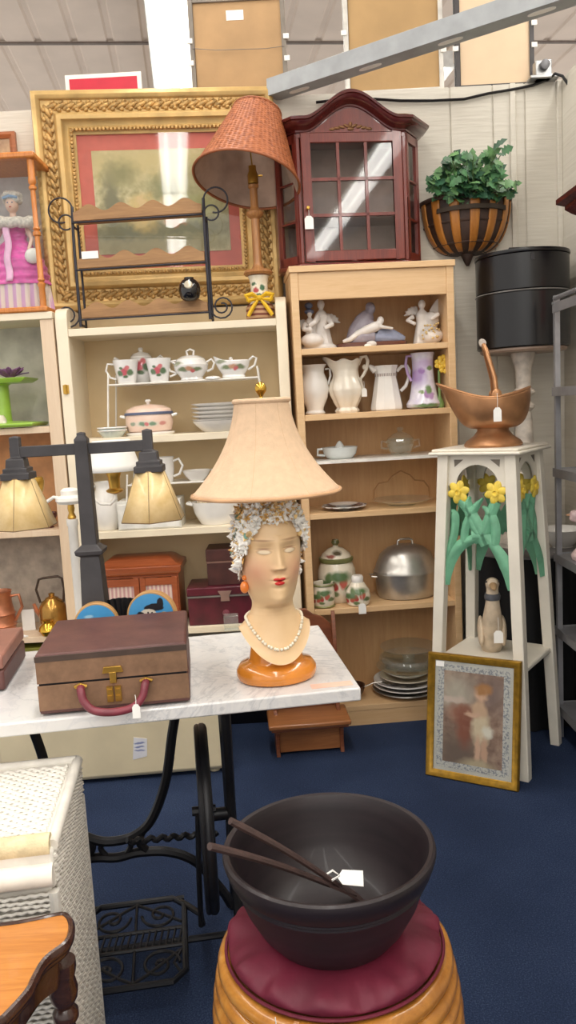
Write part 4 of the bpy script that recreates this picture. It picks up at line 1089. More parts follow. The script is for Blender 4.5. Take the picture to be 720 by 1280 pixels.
for s_ in (-1, 1): MB().tube([(s_*.10, -.03, .09), (s_*.124, -.025, .096), (s_*.124, .025, .096), (s_*.10, .03, .09)], .006, 8).build('handle', M_china, o)
b = MB(); rn = random.Random(6)
for k in range(40):
    a = rn.random()*2*PI; r = rn.random()**.5
    b.T = Matrix.Translation((.085*r*math.cos(a), .06*r*math.sin(a), .105+.012*rn.random())) @ Matrix.Rotation(rn.uniform(-.6, .6), 4, 'Y')
    b.lathe([(0, -.03), (.009, -.01), (.007, .012), (0, .03)], 7)
sh_ = tag(b.build('sea_shells', plain((226, 208, 180), .5, 0, .15, 60), None, (xx, 3.47, z)), 'small pointed sea shells heaped in the oval baking dish', 'shells', None, 'stuff')
# bottom: jewellery cabinet, trunks
z = .474
xx, w = lci(127, 231, 740, 3.47); hw = w/2
M_jew = wood((138, 68, 36), (166, 88, 50), 'x', 1.5, .35, .25)
o = thing('jewelry_cabinet', 'small reddish wooden cabinet with striped cloth behind its two door panels', 'cabinet', (xx, 3.47, z))
MB().box(-hw+.015, hw-.015, -.06, .13, .012, .235).build('case', M_jew, o, bevel=.002)
b = MB(); b.box(-hw, hw, -.08, .14, 0, .02); b.build('base', M_jew, o, bevel=.006)
b = MB(); b.loft([[(sx*(hw-i), -.075+i*.8 if sy < 0 else .135-i*.8, zz) for sx, sy in ((-1, -1), (1, -1), (1, 1), (-1, 1))] for i, zz in ((.012, .235), (.004, .243), (.0, .25), (.0, .272), (.02, .28), (.04, .30), (.06, .308))]); b.build('lid', M_jew, o, bevel=.002)
for s_ in (-1, 1):
    x0, x1 = (-hw+.02, -.002) if s_ < 0 else (.002, hw-.02)
    b = MB()
    for q in ((x0, x0+.022, .025, .225), (x1-.022, x1, .025, .225), (x0+.022, x1-.022, .025, .045), (x0+.022, x1-.022, .19, .225)): b.box(q[0], q[1], -.072, -.06, q[2], q[3])
    dd = b.build('door', M_jew, o, bevel=.002)
    MB().box(x0+.02, x1-.02, -.064, -.061, .045, .19).build('striped_cloth', stripes('rose_stripe', (196, 150, 150), (222, 200, 190), 'x', 18), dd)
xx, w = lci(237, 318, 750, 3.46); hw = w/2+.02
M_burg = plain((84, 24, 38), .35, 0, .2, 12)
o = thing('burgundy_trunk', 'burgundy trunk with metal edged lid on the lowest cream shelf', 'trunk', (xx+.02, 3.47, z))
MB().box(-hw, hw, -.07, .12, 0, .125).build('body', M_burg, o, bevel=.004)
MB().box(-hw-.003, hw+.003, -.074, .124, .130, .168).build('lid', M_burg, o, bevel=.005)
b = MB(); b.box(-hw-.004, hw+.004, -.076, .1255, .124, .131); b.build('metal_edge', plain((150, 146, 142), .3, .6), o)
b = MB(); b.prism([(-.03, .15), (.03, .15), (.018, .128), (.02, .105), (-.02, .105), (-.018, .128)], -.08, -.073, 'y'); b.build('clasp', plain((150, 120, 110), .4, .3), o, bevel=.001)
b = MB(); b.at((0, -.07, .05), 0, PI/2).lathe([(.016, 0), (.014, .008), (0, .012)], 16); b.build('lock', plain((120, 60, 70), .3), o)
o = thing('brown_box', 'brown leather look box standing on the burgundy trunk', 'box', (W(285, 700, 3.48).x+.01, 3.50, z+.168))
M_lea = plain((74, 40, 36), .45, 0, .15, 14)
MB().box(-.10, .10, -.07, .08, 0, .10).build('body', M_lea, o, bevel=.003); MB().box(-.102, .102, -.072, .082, .106, .16).build('lid', M_lea, o, bevel=.004)
MB().box(-.1015, .1015, -.0715, .0815, .099, .107).build('pale_seam', plain((130, 96, 84), .5), o)
# black filler added to darken the shaded gap below
o = thing('dark_gap_filler', 'black bin shape added to darken the shaded gap under the cream bookcase', 'gap filler', (-.17, 3.52, 0))
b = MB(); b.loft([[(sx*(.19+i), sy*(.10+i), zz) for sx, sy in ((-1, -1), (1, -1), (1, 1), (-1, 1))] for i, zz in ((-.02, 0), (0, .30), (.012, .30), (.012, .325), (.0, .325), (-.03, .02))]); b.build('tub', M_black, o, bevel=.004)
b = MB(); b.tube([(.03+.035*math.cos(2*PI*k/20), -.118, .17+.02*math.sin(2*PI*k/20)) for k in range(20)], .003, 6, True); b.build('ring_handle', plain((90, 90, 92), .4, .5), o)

# ================================================================== TAN CASE CONTENTS
z = US[2]
q = W(8, 530, 3.48)
M_lime = plain((150, 190, 70), .3, 0, .05, coat=.3)
o = thing('green_cake_stand', 'lime green square pedestal cake stand on the tan bookcase', 'cake stand', (W(2, 500, 3.47).x, 3.47, z))
b = MB(); b.loft([[(sx*r, sy*r*.7, zz) for sx, sy in ((-1, -1), (1, -1), (1, 1), (-1, 1))] for r, zz in ((.15, .004), (.16, .012), (.16, .02), (.06, .03))]); b.build('base', M_lime, o, bevel=.004)
b = MB(); b.lathe([(.04, .02), (.036, .04), (.034, .18), (.05, .19)], 20); b.build('column', M_lime, o)
b = MB(); b.loft([[(sx*r, sy*r*.7, zz) for sx, sy in ((-1, -1), (1, -1), (1, 1), (-1, 1))] for r, zz in ((.06, .188), (.115, .19), (.135, .203), (.138, .21), (.12, .205), (.0, .203))]); b.build('top', M_lime, o, bevel=.002)
o = thing('purple_flower', 'purple cloth flower lying on the green cake stand', 'flower', (W(12, 465, 3.46).x, 3.46, z+.207))
b = MB(); rn = random.Random(5)
for k in range(14):
    a = 2*PI*k/14; b.at((.02*math.cos(a), .015*math.sin(a), .012+.008*(k % 2)), a, 0, -.6); b.ball((.022, 0, 0), .028, .014, .005, 8, 5)
b.T = Matrix.Identity(4); b.ball((0, 0, .014), .022, .018, .014); b.build('petals', plain((120, 78, 124), .6, 0, .2, 50), o)
b = MB(); b.tube([(.02, 0, .012), (.06, -.01, .02), (.085, -.01, .022)], .003, 6); b.build('stem', plain((90, 70, 96), .6), o)
o = thing('white_ornament', 'white rounded ornament at the left edge before the green stand', 'ornament', (W(2, 537, 3.41).x-.01, 3.405, z))
MB().lathe([(.02, 0), (.034, .015), (.036, .035), (.026, .055), (0, .062)], 20).build('body', M_ivory, o)
MB().ball((.026, -.01, .02), .014).build('ear', M_ivory, o)
z = US[1]
M_ruby = plain((70, 14, 26), .1, 0, .15, coat=.6)
pr = None
for px, lb in ((8, 'dark ruby glass bowl at the left edge of the tan bookcase'), (35, 'dark ruby glass bowl in the middle of the tan bookcase shelf'), (60, 'dark ruby glass bowl by the right side of the tan bookcase')):
    loc = (W(px, 655, 3.46).x, 3.46, z)
    if pr is None:
        pr = thing('ruby_bowl', lb, 'bowl', loc, 0, 'ruby glass bowls'); b = MB(); vessel(b, [(.022, 0), (.024, .006), (.012, .014), (.012, .022), (.03, .03), (.042, .05), (.044, .066)], 24, t=.003); b.build('bowl', M_ruby, pr); MB().lathe([(.026, 0), (.026, .004), (0, .006)], 24).build('foot', M_ruby, pr)
    else: dup(pr, loc, lb)
z = US[0]
M_cop = plain((176, 112, 80), .35, .55, .2, 12)
o = thing('copper_pitcher', 'ribbed copper pitcher with a brass rim at the left edge', 'pitcher', (W(2, 770, 3.46).x, 3.46, z))
b = MB(); vessel(b, [(.05, 0), (.056, .006), (.06, .04), (.064, .044), (.06, .05), (.058, .09), (.063, .094), (.057, .10), (.05, .14), (.048, .18), (.054, .195)], 28); b.build('body', M_cop, o)
b = MB(); b.tube([(.048, 0, .17), (.085, 0, .175), (.095, 0, .12), (.06, 0, .06)], .007, 8); b.build('handle', M_cop, o)
o = thing('brass_kettle', 'copper and brass kettle with a tall hooped handle', 'kettle', (W(66, 770, 3.46).x, 3.47, z))
M_kb = plain((176, 132, 66), .25, .8, .15, 14)
b = MB(); b.lathe([(.045, 0), (.055, .006), (.062, .05), (.058, .11), (.045, .135), (.03, .145), (.028, .15), (.012, .158), (.014, .17), (0, .175)], 28); b.build('body', M_kb, o)
b = MB(); b.tube([(-.045, 0, .06), (-.07, -.01, .10), (-.078, -.012, .13)], [.014, .010, .007], 8); b.build('spout', M_cop, o)
b = MB(); b.tube([(-.052, 0, .13), (-.066, 0, .19), (-.05, 0, .235), (-.03, 0, .24), (.035, 0, .245), (.052, 0, .235), (.058, 0, .19), (.05, 0, .13)], .0055, 8); b.build('hoop_handle', plain((70, 56, 46), .5, .4), o)
o = thing('brass_pot', 'little brass pot in front of the copper kettle', 'pot', (W(60, 780, 3.405).x, 3.405, z))
b = MB(); vessel(b, [(.028, 0), (.03, .004), (.042, .022), (.038, .04), (.022, .055), (.026, .066)], 24, t=.003); b.build('body', plain((204, 160, 60), .2, .85, .1), o)
MB().tube([(.03, 0, .05), (.045, 0, .045), (.042, 0, .02)], .003, 6).build('handle', M_brass, o)
o = thing('white_card', 'white card standing between the copper pitcher and kettle', 'card', (W(33, 750, 3.5).x, 3.50, z), R(6))
MB().box(-.028, .028, 0, .003, 0, .095).build('card', M_tag, o); MB().prism([(0, 0), (.03, 0), (0, .06)], -.001, .001, 'x').build('strut', M_tag, o)
tag(MB().at((0, 0, .003), R(-35)).box(-.024, .024, -.008, .008, -.002, .002).build('price_ticket', M_tag, None, (W(28, 788, 3.395).x, 3.40, z)), 'white price ticket lying before the copper pitcher', 'tag')
o = thing('olive_box', 'olive green box low in the tan bookcase', 'box', (-1.33, 3.47, 0))
M_olv = plain((120, 118, 34), .6); MB().box(-.30, .32, -.07, .12, 0, .36).build('body', M_olv, o, bevel=.004); MB().box(-.304, .324, -.074, .124, .36, .415).build('lid', M_olv, o, bevel=.004)

# ================================================================== RIGHT SIDE: draped table, pedestal, hat box, rack, stand
# black draped round table against the back wall corner
o = thing('draped_table', 'round table hidden by a floor length black cloth with a grey top, in the corner', 'table', (1.02, 3.425, 0))
b = MB(); n = 120
def drape(u, v_):
    a = 2*PI*u; r = (.225+.015*(1-v_)+(.010*(1-v_)+.002)*math.sin(17*a)); return (r*math.cos(a), r*math.sin(a), .004+.726*v_)
b.grid(drape, 180, 14, True); b.build('black_cloth', plain((13, 13, 16), .9, 0, .1), o)
b = MB(); b.lathe([(0, .728), (.228, .728), (.232, .732), (.232, .742), (.226, .746), (0, .746)], 48); b.build('tabletop', plain((112, 108, 108), .5), o)
zt = .746
# whitewashed pedestal
q = W(655, 440, 3.30)
M_wash = plain((206, 196, 184), .6, 0, .12, 24, .2)
o = thing('pedestal', 'whitewashed turned wooden pedestal on the black table, carrying the hat boxes', 'pedestal', (1.035, 3.455, zt))
hp = 1.59-zt
b = MB(); b.lathe([(.13, 0), (.13, .02), (.12, .03), (.085, .06), (.06, .12), (.05, .2), (.042, .24), (.042, .25)], 32); b.build('base', M_wash, o)
b = MB(); b.lathe([(.042, .24), (.048, .25), (.03, .27), (.028, .285), (.044, .30), (.03, .32), (.034, .35), (.038, .45), (.034, .55), (.03, .58), (.045, .595), (.045, .605), (.03, .62), (.028, .64), (.048, .655), (.048, .665), (.03, .68), (.034, .76), (.05, hp-.03), (.05, hp-.016)], 24); b.build('turned_column', M_wash, o)
b = MB(); b.lathe([(0, hp-.018), (.17, hp-.018), (.178, hp-.01), (.178, hp-.002), (.172, hp), (0, hp)], 40); b.build('top', plain((150, 128, 112), .4), o)
b = MB(); b.ball((-.045, -.03, .66), .014, .014, .012); b.ball((-.02, -.035, .66), .016, .014, .014); b.build('ring_fitting', plain((205, 196, 180), .25, .6), o)
# hat box (two tiers)
M_tin = plain((11, 10, 14), .28, 0, .2, 6, coat=.12)
pr = thing('black_canister', 'lower tier of the glossy black round tins stacked on the pedestal', 'tin', (1.035, 3.455, zt+hp), 0, 'stacked black tins')
b = MB(); b.lathe([(0, 0), (.186, 0), (.19, .004), (.19, .216), (.193, .218), (.193, .223), (.186, .226), (0, .226)], 56); b.build('body', M_tin, pr)
b = MB(); b.lathe([(.191, .218), (.1945, .221), (.191, .225)], 56); b.f = b.f[:-2]; b.mi = b.mi[:-2]; b.build('pale_rim', plain((150, 148, 146), .3, .6), pr)
o = thing('black_canister', 'upper tier of the glossy black round tins, with a raised lid', 'tin', (1.035, 3.455, zt+hp+.226), 0, 'stacked black tins')
b = MB(); b.lathe([(0, 0), (.186, 0), (.19, .004), (.19, .14), (.184, .145), (0, .145)], 56); b.build('body', M_tin, o)
b = MB(); b.lathe([(.0, .144), (.192, .144), (.194, .148), (.192, .158), (.12, .166), (0, .17)], 56); b.build('lid', M_tin, o)
b = MB(); b.tube([(-.06, 0, .166), (-.05, 0, .184), (.05, 0, .184), (.06, 0, .166)], .006, 8, flat=1.5); b.build('lid_handle', M_tin, o)
b = MB(); b.box(-.02, -.006, -.193, -.188, .11, .135); b.build('hasp', plain((70, 70, 74), .3, .7), o)
# white bowl on black table
q = W(712, 720, 3.2)
o = thing('white_basin', 'white bowl on the black draped table behind the grey rack', 'bowl', (1.16, 3.36, zt))
b = MB(); vessel(b, [(.04, 0), (.045, .005), (.075, .035), (.095, .07), (.097, .078)], 32); b.build('bowl', M_china, o)
MB().lathe([(.034, 0), (.046, .0), (.04, .005)], 24).build('foot_ring', M_china, o)

# grey metal rack along the right wall
M_rack = plain((150, 150, 154), .4, .5, .06)
o = thing('metal_rack', 'grey metal shelving rack against the right wall', 'rack', (0, 0, 0))
xa, xb, ya, yb = 1.068, 1.262, 1.75, 3.13
for x_, y_ in ((xa, yb), (xb, yb), (xa, ya), (xb, ya)):
    b = MB(); b.prism([(x_-.010, y_-.010), (x_+.010, y_-.010), (x_+.010, y_-.007), (x_-.007, y_-.007), (x_-.007, y_+.010), (x_-.010, y_+.010)] if x_ < 1.1 else [(x_-.010, y_-.010), (x_+.010, y_-.010), (x_+.010, y_+.010), (x_-.010, y_+.010)], 0, 1.765, 'z')
    b.build('post', M_rack, o)
ZR = [.14, .46, .76, 1.10, 1.415, 1.735]
for z_ in ZR[:-1]:
    b = MB(); b.box(xa-.012, xb+.012, ya-.01, yb+.012, z_-.006, z_)
    b.box(xa-.016, xa-.012, ya-.01, yb+.016, z_-.030, z_+.004); b.box(xb+.012, xb+.016, ya-.01, yb+.016, z_-.030, z_+.004); b.box(xa-.016, xb+.016, yb+.012, yb+.016, z_-.030, z_+.004)
    b.build('shelf', M_rack, o, bevel=.001)
b = MB(); b.tube([(xa-.006, ya, 1.755), (xa-.006, yb, 1.755)], .009, 8); b.box(xa-.016, xa-.010, ya, yb, 1.70, 1.735); b.build('top_rail', M_rack, o)
b = MB(); b.tube([(xa-.02, yb-.01, 1.735), (xa-.012, yb-.01, 1.735)], .006, 8); b.build('bolt', M_zinc, o)
# porcelain bird, cup on rack
q = W(714, 652, 2.85)
o = thing('porcelain_bird', 'pink and white porcelain bird on the grey rack, right edge', 'figurine', (1.125, 3.0, ZR[2]), R(0))
b = MB(); b.lathe([(.05, 0), (.054, .02), (.03, .05), (.022, .10), (.026, .13), (0, .135)], 18)
b.tube([(.05, 0, .13), (.0, 0, .155), (-.035, 0, .165), (-.06, 0, .16)], [.015, .03, .022, .006], 10); b.ball((-.04, 0, .175), .02); b.tube([(.03, -.02, .14), (.07, -.01, .15), (.10, 0, .145)], [.02, .016, .006], 8)
b.build('body', plain((226, 198, 196), .2, 0, .08, 50, coat=.3), o, remesh=.0045)
MB().at((-.06, 0, .176), 0, 0, -PI/2).lathe([(.005, 0), (.002, .012), (0, .014)], 8).build('beak', plain((200, 150, 110), .4), o)
o = thing('glass_cup', 'yellow green tinted glass cup on the grey rack near the right edge', 'cup', (1.125, 2.95, ZR[1]))
b = MB(); vessel(b, [(.04, 0), (.045, .004), (.05, .05), (.052, .10), (.053, .105)], 28); b.build('cup', glass('pale_glass', (224, 226, 214), 2.2, .06), o)
MB().lathe([(0, .006), (.044, .006), (.046, .045), (0, .05)], 24).build('yellow_filling', plain((196, 190, 96), .6, 0, .2, 50), o)
o = thing('green_jar', 'small green jar on the fourth shelf of the grey rack at the right edge', 'jar', (1.14, 2.90, ZR[3]))
MB().lathe([(.03, 0), (.034, .01), (.036, .05), (.028, .07), (0, .072)], 20).build('body', plain((150, 160, 90), .3), o); MB().lathe([(.024, .07), (.026, .085), (0, .088)], 16).build('lid', M_white, o)

# carved mahogany wall bracket at the right edge
q = W(703, 235, 2.95); 
o = thing('wall_bracket', 'carved dark mahogany wall bracket shelf on the right wall', 'shelf', (1.283, 3.05, q.z-.02))
xo = -.20
b = MB(); b.loft([[(0, -.16*k, zz), (xo*k, -.12*k, zz), (xo*k, .12*k, zz), (0, .16*k, zz)] for k, zz in ((.28, -.12), (.42, -.095), (.5, -.075), (.5, -.06), (.75, -.03), (.86, -.012), (.86, .0), (1.0, .012), (1.0, .03))]); b.build('moulded_shelf', M_mah_d, o, angle=25)
b = MB(); b.prism([(-.16, .03), (.16, .03), (.15, .10), (.08, .15), (.05, .22), (0, .25), (-.05, .22), (-.08, .15), (-.15, .10)], -.015, 0, 'x'); b.build('back_crest', M_mah, o, bevel=.003)
o2 = thing('tan_ornament', 'small tan ornament standing on the mahogany wall bracket', 'ornament', (1.205, 3.05, q.z+.01))
MB().lathe([(.035, 0), (.04, .02), (.025, .04), (.035, .065), (.02, .085), (0, .09)], 18).build('body', plain((196, 150, 100), .4), o2); MB().ball((0, 0, .10), .016).build('knob', plain((210, 170, 120), .4), o2)
# red ornament on right wall
q = W(722, 348, 2.9); o = thing('red_plaque', 'small red round plaque on the right wall above the rack', 'plaque', (1.283, 2.92, q.z))
MB().at((0, 0, 0), 0, 0, -PI/2).lathe([(.09, 0), (.095, .01), (.085, .02), (0, .024)], 32).build('disc', plain((208, 50, 56), .35), o)
MB().at((-.02, 0, 0), 0, 0, -PI/2).lathe([(.045, 0), (.05, .006), (.04, .010), (0, .012)], 28).build('boss', plain((220, 200, 190), .4), o)

# ---------------------------------------------------------------- daffodil plant stand
fr = Vector((.815, 2.769, 0)); br_ = Vector((1.025, 3.057, 0)); ux = (br_-fr).normalized(); vx = Vector((-ux.y, ux.x, 0)); sd_ = (br_-fr).length
cen = fr+ux*sd_/2+vx*sd_/2; rzs = math.atan2(-vx.y, -vx.x)          # local x along the front face
STZ = 1.19
o = thing('plant_stand', 'tall white plant stand with carved daffodil panels and splayed legs', 'plant stand', (cen.x, cen.y, 0), rzs)
M_std = plain((228, 222, 208), .45, 0, .03, 8)
hb, ht = sd_/2, .128                 # leg half spread at floor and at the top
def spread(z_): return hb+(ht-hb)*z_/STZ
lw = .021
for sx in (-1, 1):
    for sy in (-1, 1):
        b = MB()
        b.loft([[(sx*spread(z_)+a_*w_, sy*spread(z_)+c_*w_, z_) for a_, c_ in ((-1, -1), (1, -1), (1, 1), (-1, 1))] for z_, w_ in ((0, .018), (.05, .019), (.6, lw), (STZ, lw))])
        b.build('leg', M_std, o, bevel=.003)
b = MB(); b.box(-.175, .175, -.175, .175, STZ, STZ+.012); b.build('top', M_std, o, bevel=.005)
MB().box(-.165, .165, -.165, .165, STZ+.012, STZ+.022).build('top_slab', M_std, o, bevel=.004)
zsh = .41; sp = spread(zsh)+.012
MB().box(-sp, sp, -sp, sp, zsh-.02, zsh).build('lower_shelf', M_std, o, bevel=.006)
M_leafg = plain((110, 172, 138), .5, 0, .08, 20, .15); M_daf = plain((236, 208, 84), .5, 0, .06, 20)
for side in range(4):
    T_ = Matrix.Rotation(side*PI/2, 4, 'Z')
    def fp(x_, z_, off=0):           # point on the sloping face
        return (x_, -spread(z_)+off, z_)
    # arched apron: polygon with hole built as strips
    b = MB(); b.T = T_; zc, ra = 1.075, .082
    N_ = 24; zt_ = STZ
    outer = []; inner = []
    for i in range(N_+1):
        a = PI*i/N_; inner.append((ra*math.cos(a), zc+ra*.95*math.sin(a)))
        c_, s_ = math.cos(a), math.sin(a); hw_ = spread(zc)-.012
        k = min(hw_/max(abs(c_), 1e-6), (zt_-zc)/max(s_, 1e-6)); outer.append((c_*k, zc+s_*k))
    for i in range(N_):
        q4 = [inner[i], outer[i], outer[i+1], inner[i+1]]
        b.loft([[fp(x_, z_, -.006) for x_, z_ in q4], [fp(x_, z_, .008) for x_, z_ in q4]])
    ap = b.build('arched_apron', M_std, o)
    b = MB(); b.T = T_
    for s_ in (-1, 1):
        b.loft([[fp(s_*.088, 1.172, w_), fp(s_*.052, 1.172, w_), fp(s_*.086, 1.145, w_)] for w_ in (-.0075, -.0062)])
    b.build('pierced_corners', plain((120, 112, 100), .6), ap)
    # leaves: broad straps arching from the legs up to the flowers
    b = MB(); b.T = T_
    def strap(pts, w_):
        m = len(pts); secs = []
        for i, (x_, z_) in enumerate(pts):
            x0, z0 = pts[max(0, i-1)]; x1, z1 = pts[min(m-1, i+1)]; dx, dz = x1-x0, z1-z0; L = math.hypot(dx, dz) or 1
            nx, nz = -dz/L, dx/L; ww = (w_[i] if isinstance(w_, list) else w_)*1.35
            secs.append([fp(x_+nx*ww, z_+nz*ww, .004), fp(x_+nx*ww*.3, z_+nz*ww*.3, -.009), fp(x_-nx*ww*.3, z_-nz*ww*.3, -.009), fp(x_-nx*ww, z_-nz*ww, .004), fp(x_, z_, .009)])
        b.loft(secs)
    def curve(p0, p1, p2, n=10): return [((1-t_)**2*p0[0]+2*t_*(1-t_)*p1[0]+t_*t_*p2[0], (1-t_)**2*p0[1]+2*t_*(1-t_)*p1[1]+t_*t_*p2[1]) for t_ in [i/(n-1) for i in range(n)]]
    e = spread(.72)-.012
    strap(curve((-e, .70), (-e+.01, .86), (.01, .885)), [.016, .018, .02, .02, .02, .018, .016, .014, .012, .008])
    strap(curve((e, .70), (e-.015, .80), (.02, .90)), [.018, .02, .02, .02, .02, .018, .016, .014, .014, .012])
    strap(curve((.035, .86), (-.02, .98), (-.075, 1.03)), .016)
    strap(curve((.02, .89), (.045, .97), (.07, 1.02)), .015)
    strap(curve((-.055, .86), (-.06, .95), (.02, 1.03)), [.012]*8+[.008, .003])
    strap(curve((.06, .86), (.085, .95), (.02, 1.0)), [.014]*8+[.008, .003])
    strap(curve((-e+.012, .80), (-.07, .95), (-.10, .985)), [.012]*8+[.008, .003])
    strap(curve((-.02, .885), (.02, .90), (.035, .86)), .02)
    strap(curve((.0, .90), (-.06, .99), (-.03, 1.035)), [.013]*8+[.008, .004])
    b.build('carved_leaves', M_leafg, o, angle=60)
    for cx in (-.072, .072):
        b = MB(); zf = 1.052
        for k in range(6):
            a = 2*PI*k/6+.26
            b.T = T_ @ Matrix.Translation(fp(cx+.021*math.cos(a), zf+.021*math.sin(a), -.006)) @ Matrix.Rotation(-a, 4, 'Y')
            b.ball((0, 0, 0), .024, .007, .016, 10, 6)
        b.T = T_ @ Matrix.Translation(fp(cx, zf, -.010)) @ Matrix.Rotation(PI/2, 4, 'X')
        b.lathe([(.009, -.004), (.013, .010), (.008, .010), (.004, .004)], 14)
        b.build('daffodil', M_daf, o)
# copper coal scuttle
q = W(600, 552, 3.0)
o = thing('coal_scuttle', 'copper coal scuttle with a wide helmet spout and tall upright handle on the plant stand', 'coal scuttle', (cen.x+.008, cen.y-.01, STZ+.022), R(-12))
M_cu = plain((174, 128, 90), .38, .7, .14, 9)
b = MB(); b.lathe([(.105, 0), (.108, .008), (.10, .02), (.072, .04), (.058, .058), (.058, .07), (.07, .075), (0, .078)], 36); b.build('foot', M_cu, o)
def scut(u, v_):
    a = 2*PI*u; c_ = math.cos(a)
    rr = .055+.085*math.sin(min(1, v_*1.02)*PI/2)**.62
    zz = .068+.115*v_**1.7
    sp_ = max(0, -c_)**2.2; bk = max(0, c_)**2
    x_ = rr*c_*(1+.42*sp_*v_**2.5)-.004*v_; y_ = rr*math.sin(a)*.9*(1-.18*sp_*v_)
    zz += v_**2.2*(.085*sp_+.03*bk)-.025*sp_*max(0, v_-.85)/.15
    return (x_, y_, zz)
b = MB(); b.grid(scut, 64, 24, True); b.build('bowl', M_cu, o, solid=.003)
b = MB(); b.tube([scut(i/64, 1) for i in range(64)], .004, 6, True); b.build('rolled_rim', M_cu, o)
b = MB(); b.tube([(.01, -.115, .19), (.005, -.11, .25), (-.02, -.065, .35), (-.032, 0, .385), (-.02, .065, .35), (.005, .11, .25), (.01, .115, .19)], .0085, 10); b.build('bail_handle', M_cu, o)
b = MB(); b.tube([(-.031, -.025, .380), (-.033, 0, .386), (-.031, .025, .380)], .013, 10); b.build('porcelain_grip', plain((214, 206, 196), .2), o)
for s_ in (-1, 1):
    b = MB(); b.ball((.010, s_*.122, .19), .018, .006, .022, 10, 6); b.build('handle_lug', M_cu, o)
price_tag(o, (.01, -.145, .145), .028, .05, 0, 0, .05)
# goose
o = thing('goose_figurine', 'white and tan wooden goose standing on the lower shelf of the plant stand', 'goose figurine', (cen.x-.012, cen.y-.02, zsh), R(-8))
M_goose = plain((206, 188, 164), .6, 0, .1, 20)
b = MB(); b.tube([(0, .05, .0), (0, .04, .03), (0, .02, .09), (0, -.005, .15), (0, -.02, .20), (0, -.022, .235), (0, -.02, .262), (0, -.028, .285), (0, -.05, .29)], [.036, .046, .044, .036, .028, .024, .023, .027, .018], 16)
b.build('body', M_goose, o, remesh=.005)
MB().at((0, -.045, .283), 0, R(105)).lathe([(.016, 0), (.013, .02), (.007, .04), (0, .044)], 10, 1, .7).build('bill', plain((160, 130, 96), .5), o)
MB().at((0, -.02, .232), 0, R(0)).lathe([(.029, -.012), (.031, 0), (.028, .012)], 18).build('dark_collar', plain((84, 86, 92), .6), o)
for s_ in (-1, 1): MB().at((s_*.042, .02, .085), 0, R(-18)).ball((0, 0, 0), .014, .03, .06).build('wing', M_goose, o)
b = MB()
for s_ in (-1, 1): b.ball((s_*.024, -.036, .292), .004)
b.build('eyes', M_black, o)
price_tag(o, (.012, -.085, .115), .034, .048, 0, 0, .05)
# gold framed cherub print leaning on the stand
pl0 = Vector((.464, 2.856, 0)); pr0 = Vector((.764, 2.683, 0)); dv = pr0-pl0; fw_ = dv.length; fh_ = .462
o = thing('cherub_picture', 'gold framed picture of a winged child, leaning on the plant stand', 'picture', tuple((pl0+pr0)/2), math.atan2(dv.y, dv.x))
o.rotation_euler.x = R(-9)
frame_ring(b := MB(), fw_/2, 0, fh_, [(0, .016), (0, -.002), (.004, -.008), (.012, -.006), (.018, -.001), (.024, .001), (.027, .004), (.027, .016)])
b.build('frame', plain((168, 128, 42), .35, .55, .12, 40), o)
MB().box(-fw_/2+.02, fw_/2-.02, .010, .014, .02, fh_-.02).build('backing', plain((120, 96, 70), .8), o)
pw, ph = fw_/2-.026, fh_-.052
MB().box(-pw, pw, .007, .010, .026, .026+ph).build('paper', plain((206, 200, 192), .6, 0, .03, 20), o)
lay = [(-.05, .10, .09, .08, (120, 100, 88), 1.4), (.06, .33, .06, .06, (140, 116, 108), 1.3), (-.06, .32, .06, .06, (190, 176, 160), 1.3), (-.04, .25, .05, .03, (166, 112, 92), 1), (-.03, .20, .03, .07, (146, 90, 72), .9), (-.075, .295, .05, .012, (214, 190, 176), .8),
       (.03, .20, .032, .06, (222, 200, 170), .7), (.025, .27, .028, .03, (214, 176, 146), .6), (.03, .325, .024, .028, (222, 178, 150), .5), (.038, .345, .03, .022, (184, 130, 84), .6), (.0, .25, .03, .010, (220, 178, 152), .6), (.02, .12, .012, .05, (216, 174, 148), .6), (.045, .12, .012, .05, (206, 164, 138), .6), (.055, .19, .02, .02, (232, 222, 206), .7), (.02, .065, .06, .02, (190, 170, 140), 1)]
MB().box(-pw+.036, pw-.036, .0058, .0071, .062, ph-.01).build('winged_child_print', art('cherub_print', ((128, 96, 84), (184, 154, 134)), lay, 26, .6, .006), o)
t = NT('lace_border'); v = t.coord(); nz = t.noise(v, 130, 3, .7); t.base(t.ramp(nz, [(.42, (142, 142, 150)), (.52, (208, 203, 196))])); M_lace = t.set(.6)
b = MB()
for q in ((-pw+.012, -pw+.038, .04, ph+.012), (pw-.038, pw-.012, .04, ph+.012), (-pw+.038, pw-.038, .04, .064), (-pw+.038, pw-.038, ph-.012, ph+.012)): b.box(q[0], q[1], .006, .0071, q[2], q[3])
b.build('lace_border', M_lace, o)
MB().box(-pw, pw, .0028, .0042, .026, .026+ph).build('glass', M_glass, o)
MB().box(-pw+.004, -pw+.036, .002, .0029, ph+.002, ph+.022).build('white_sticker', M_tag, o)
b = MB(); b.box(-.04, .04, .016, .02, .02, .3); b.build('easel_back', plain((110, 90, 66), .8), o)

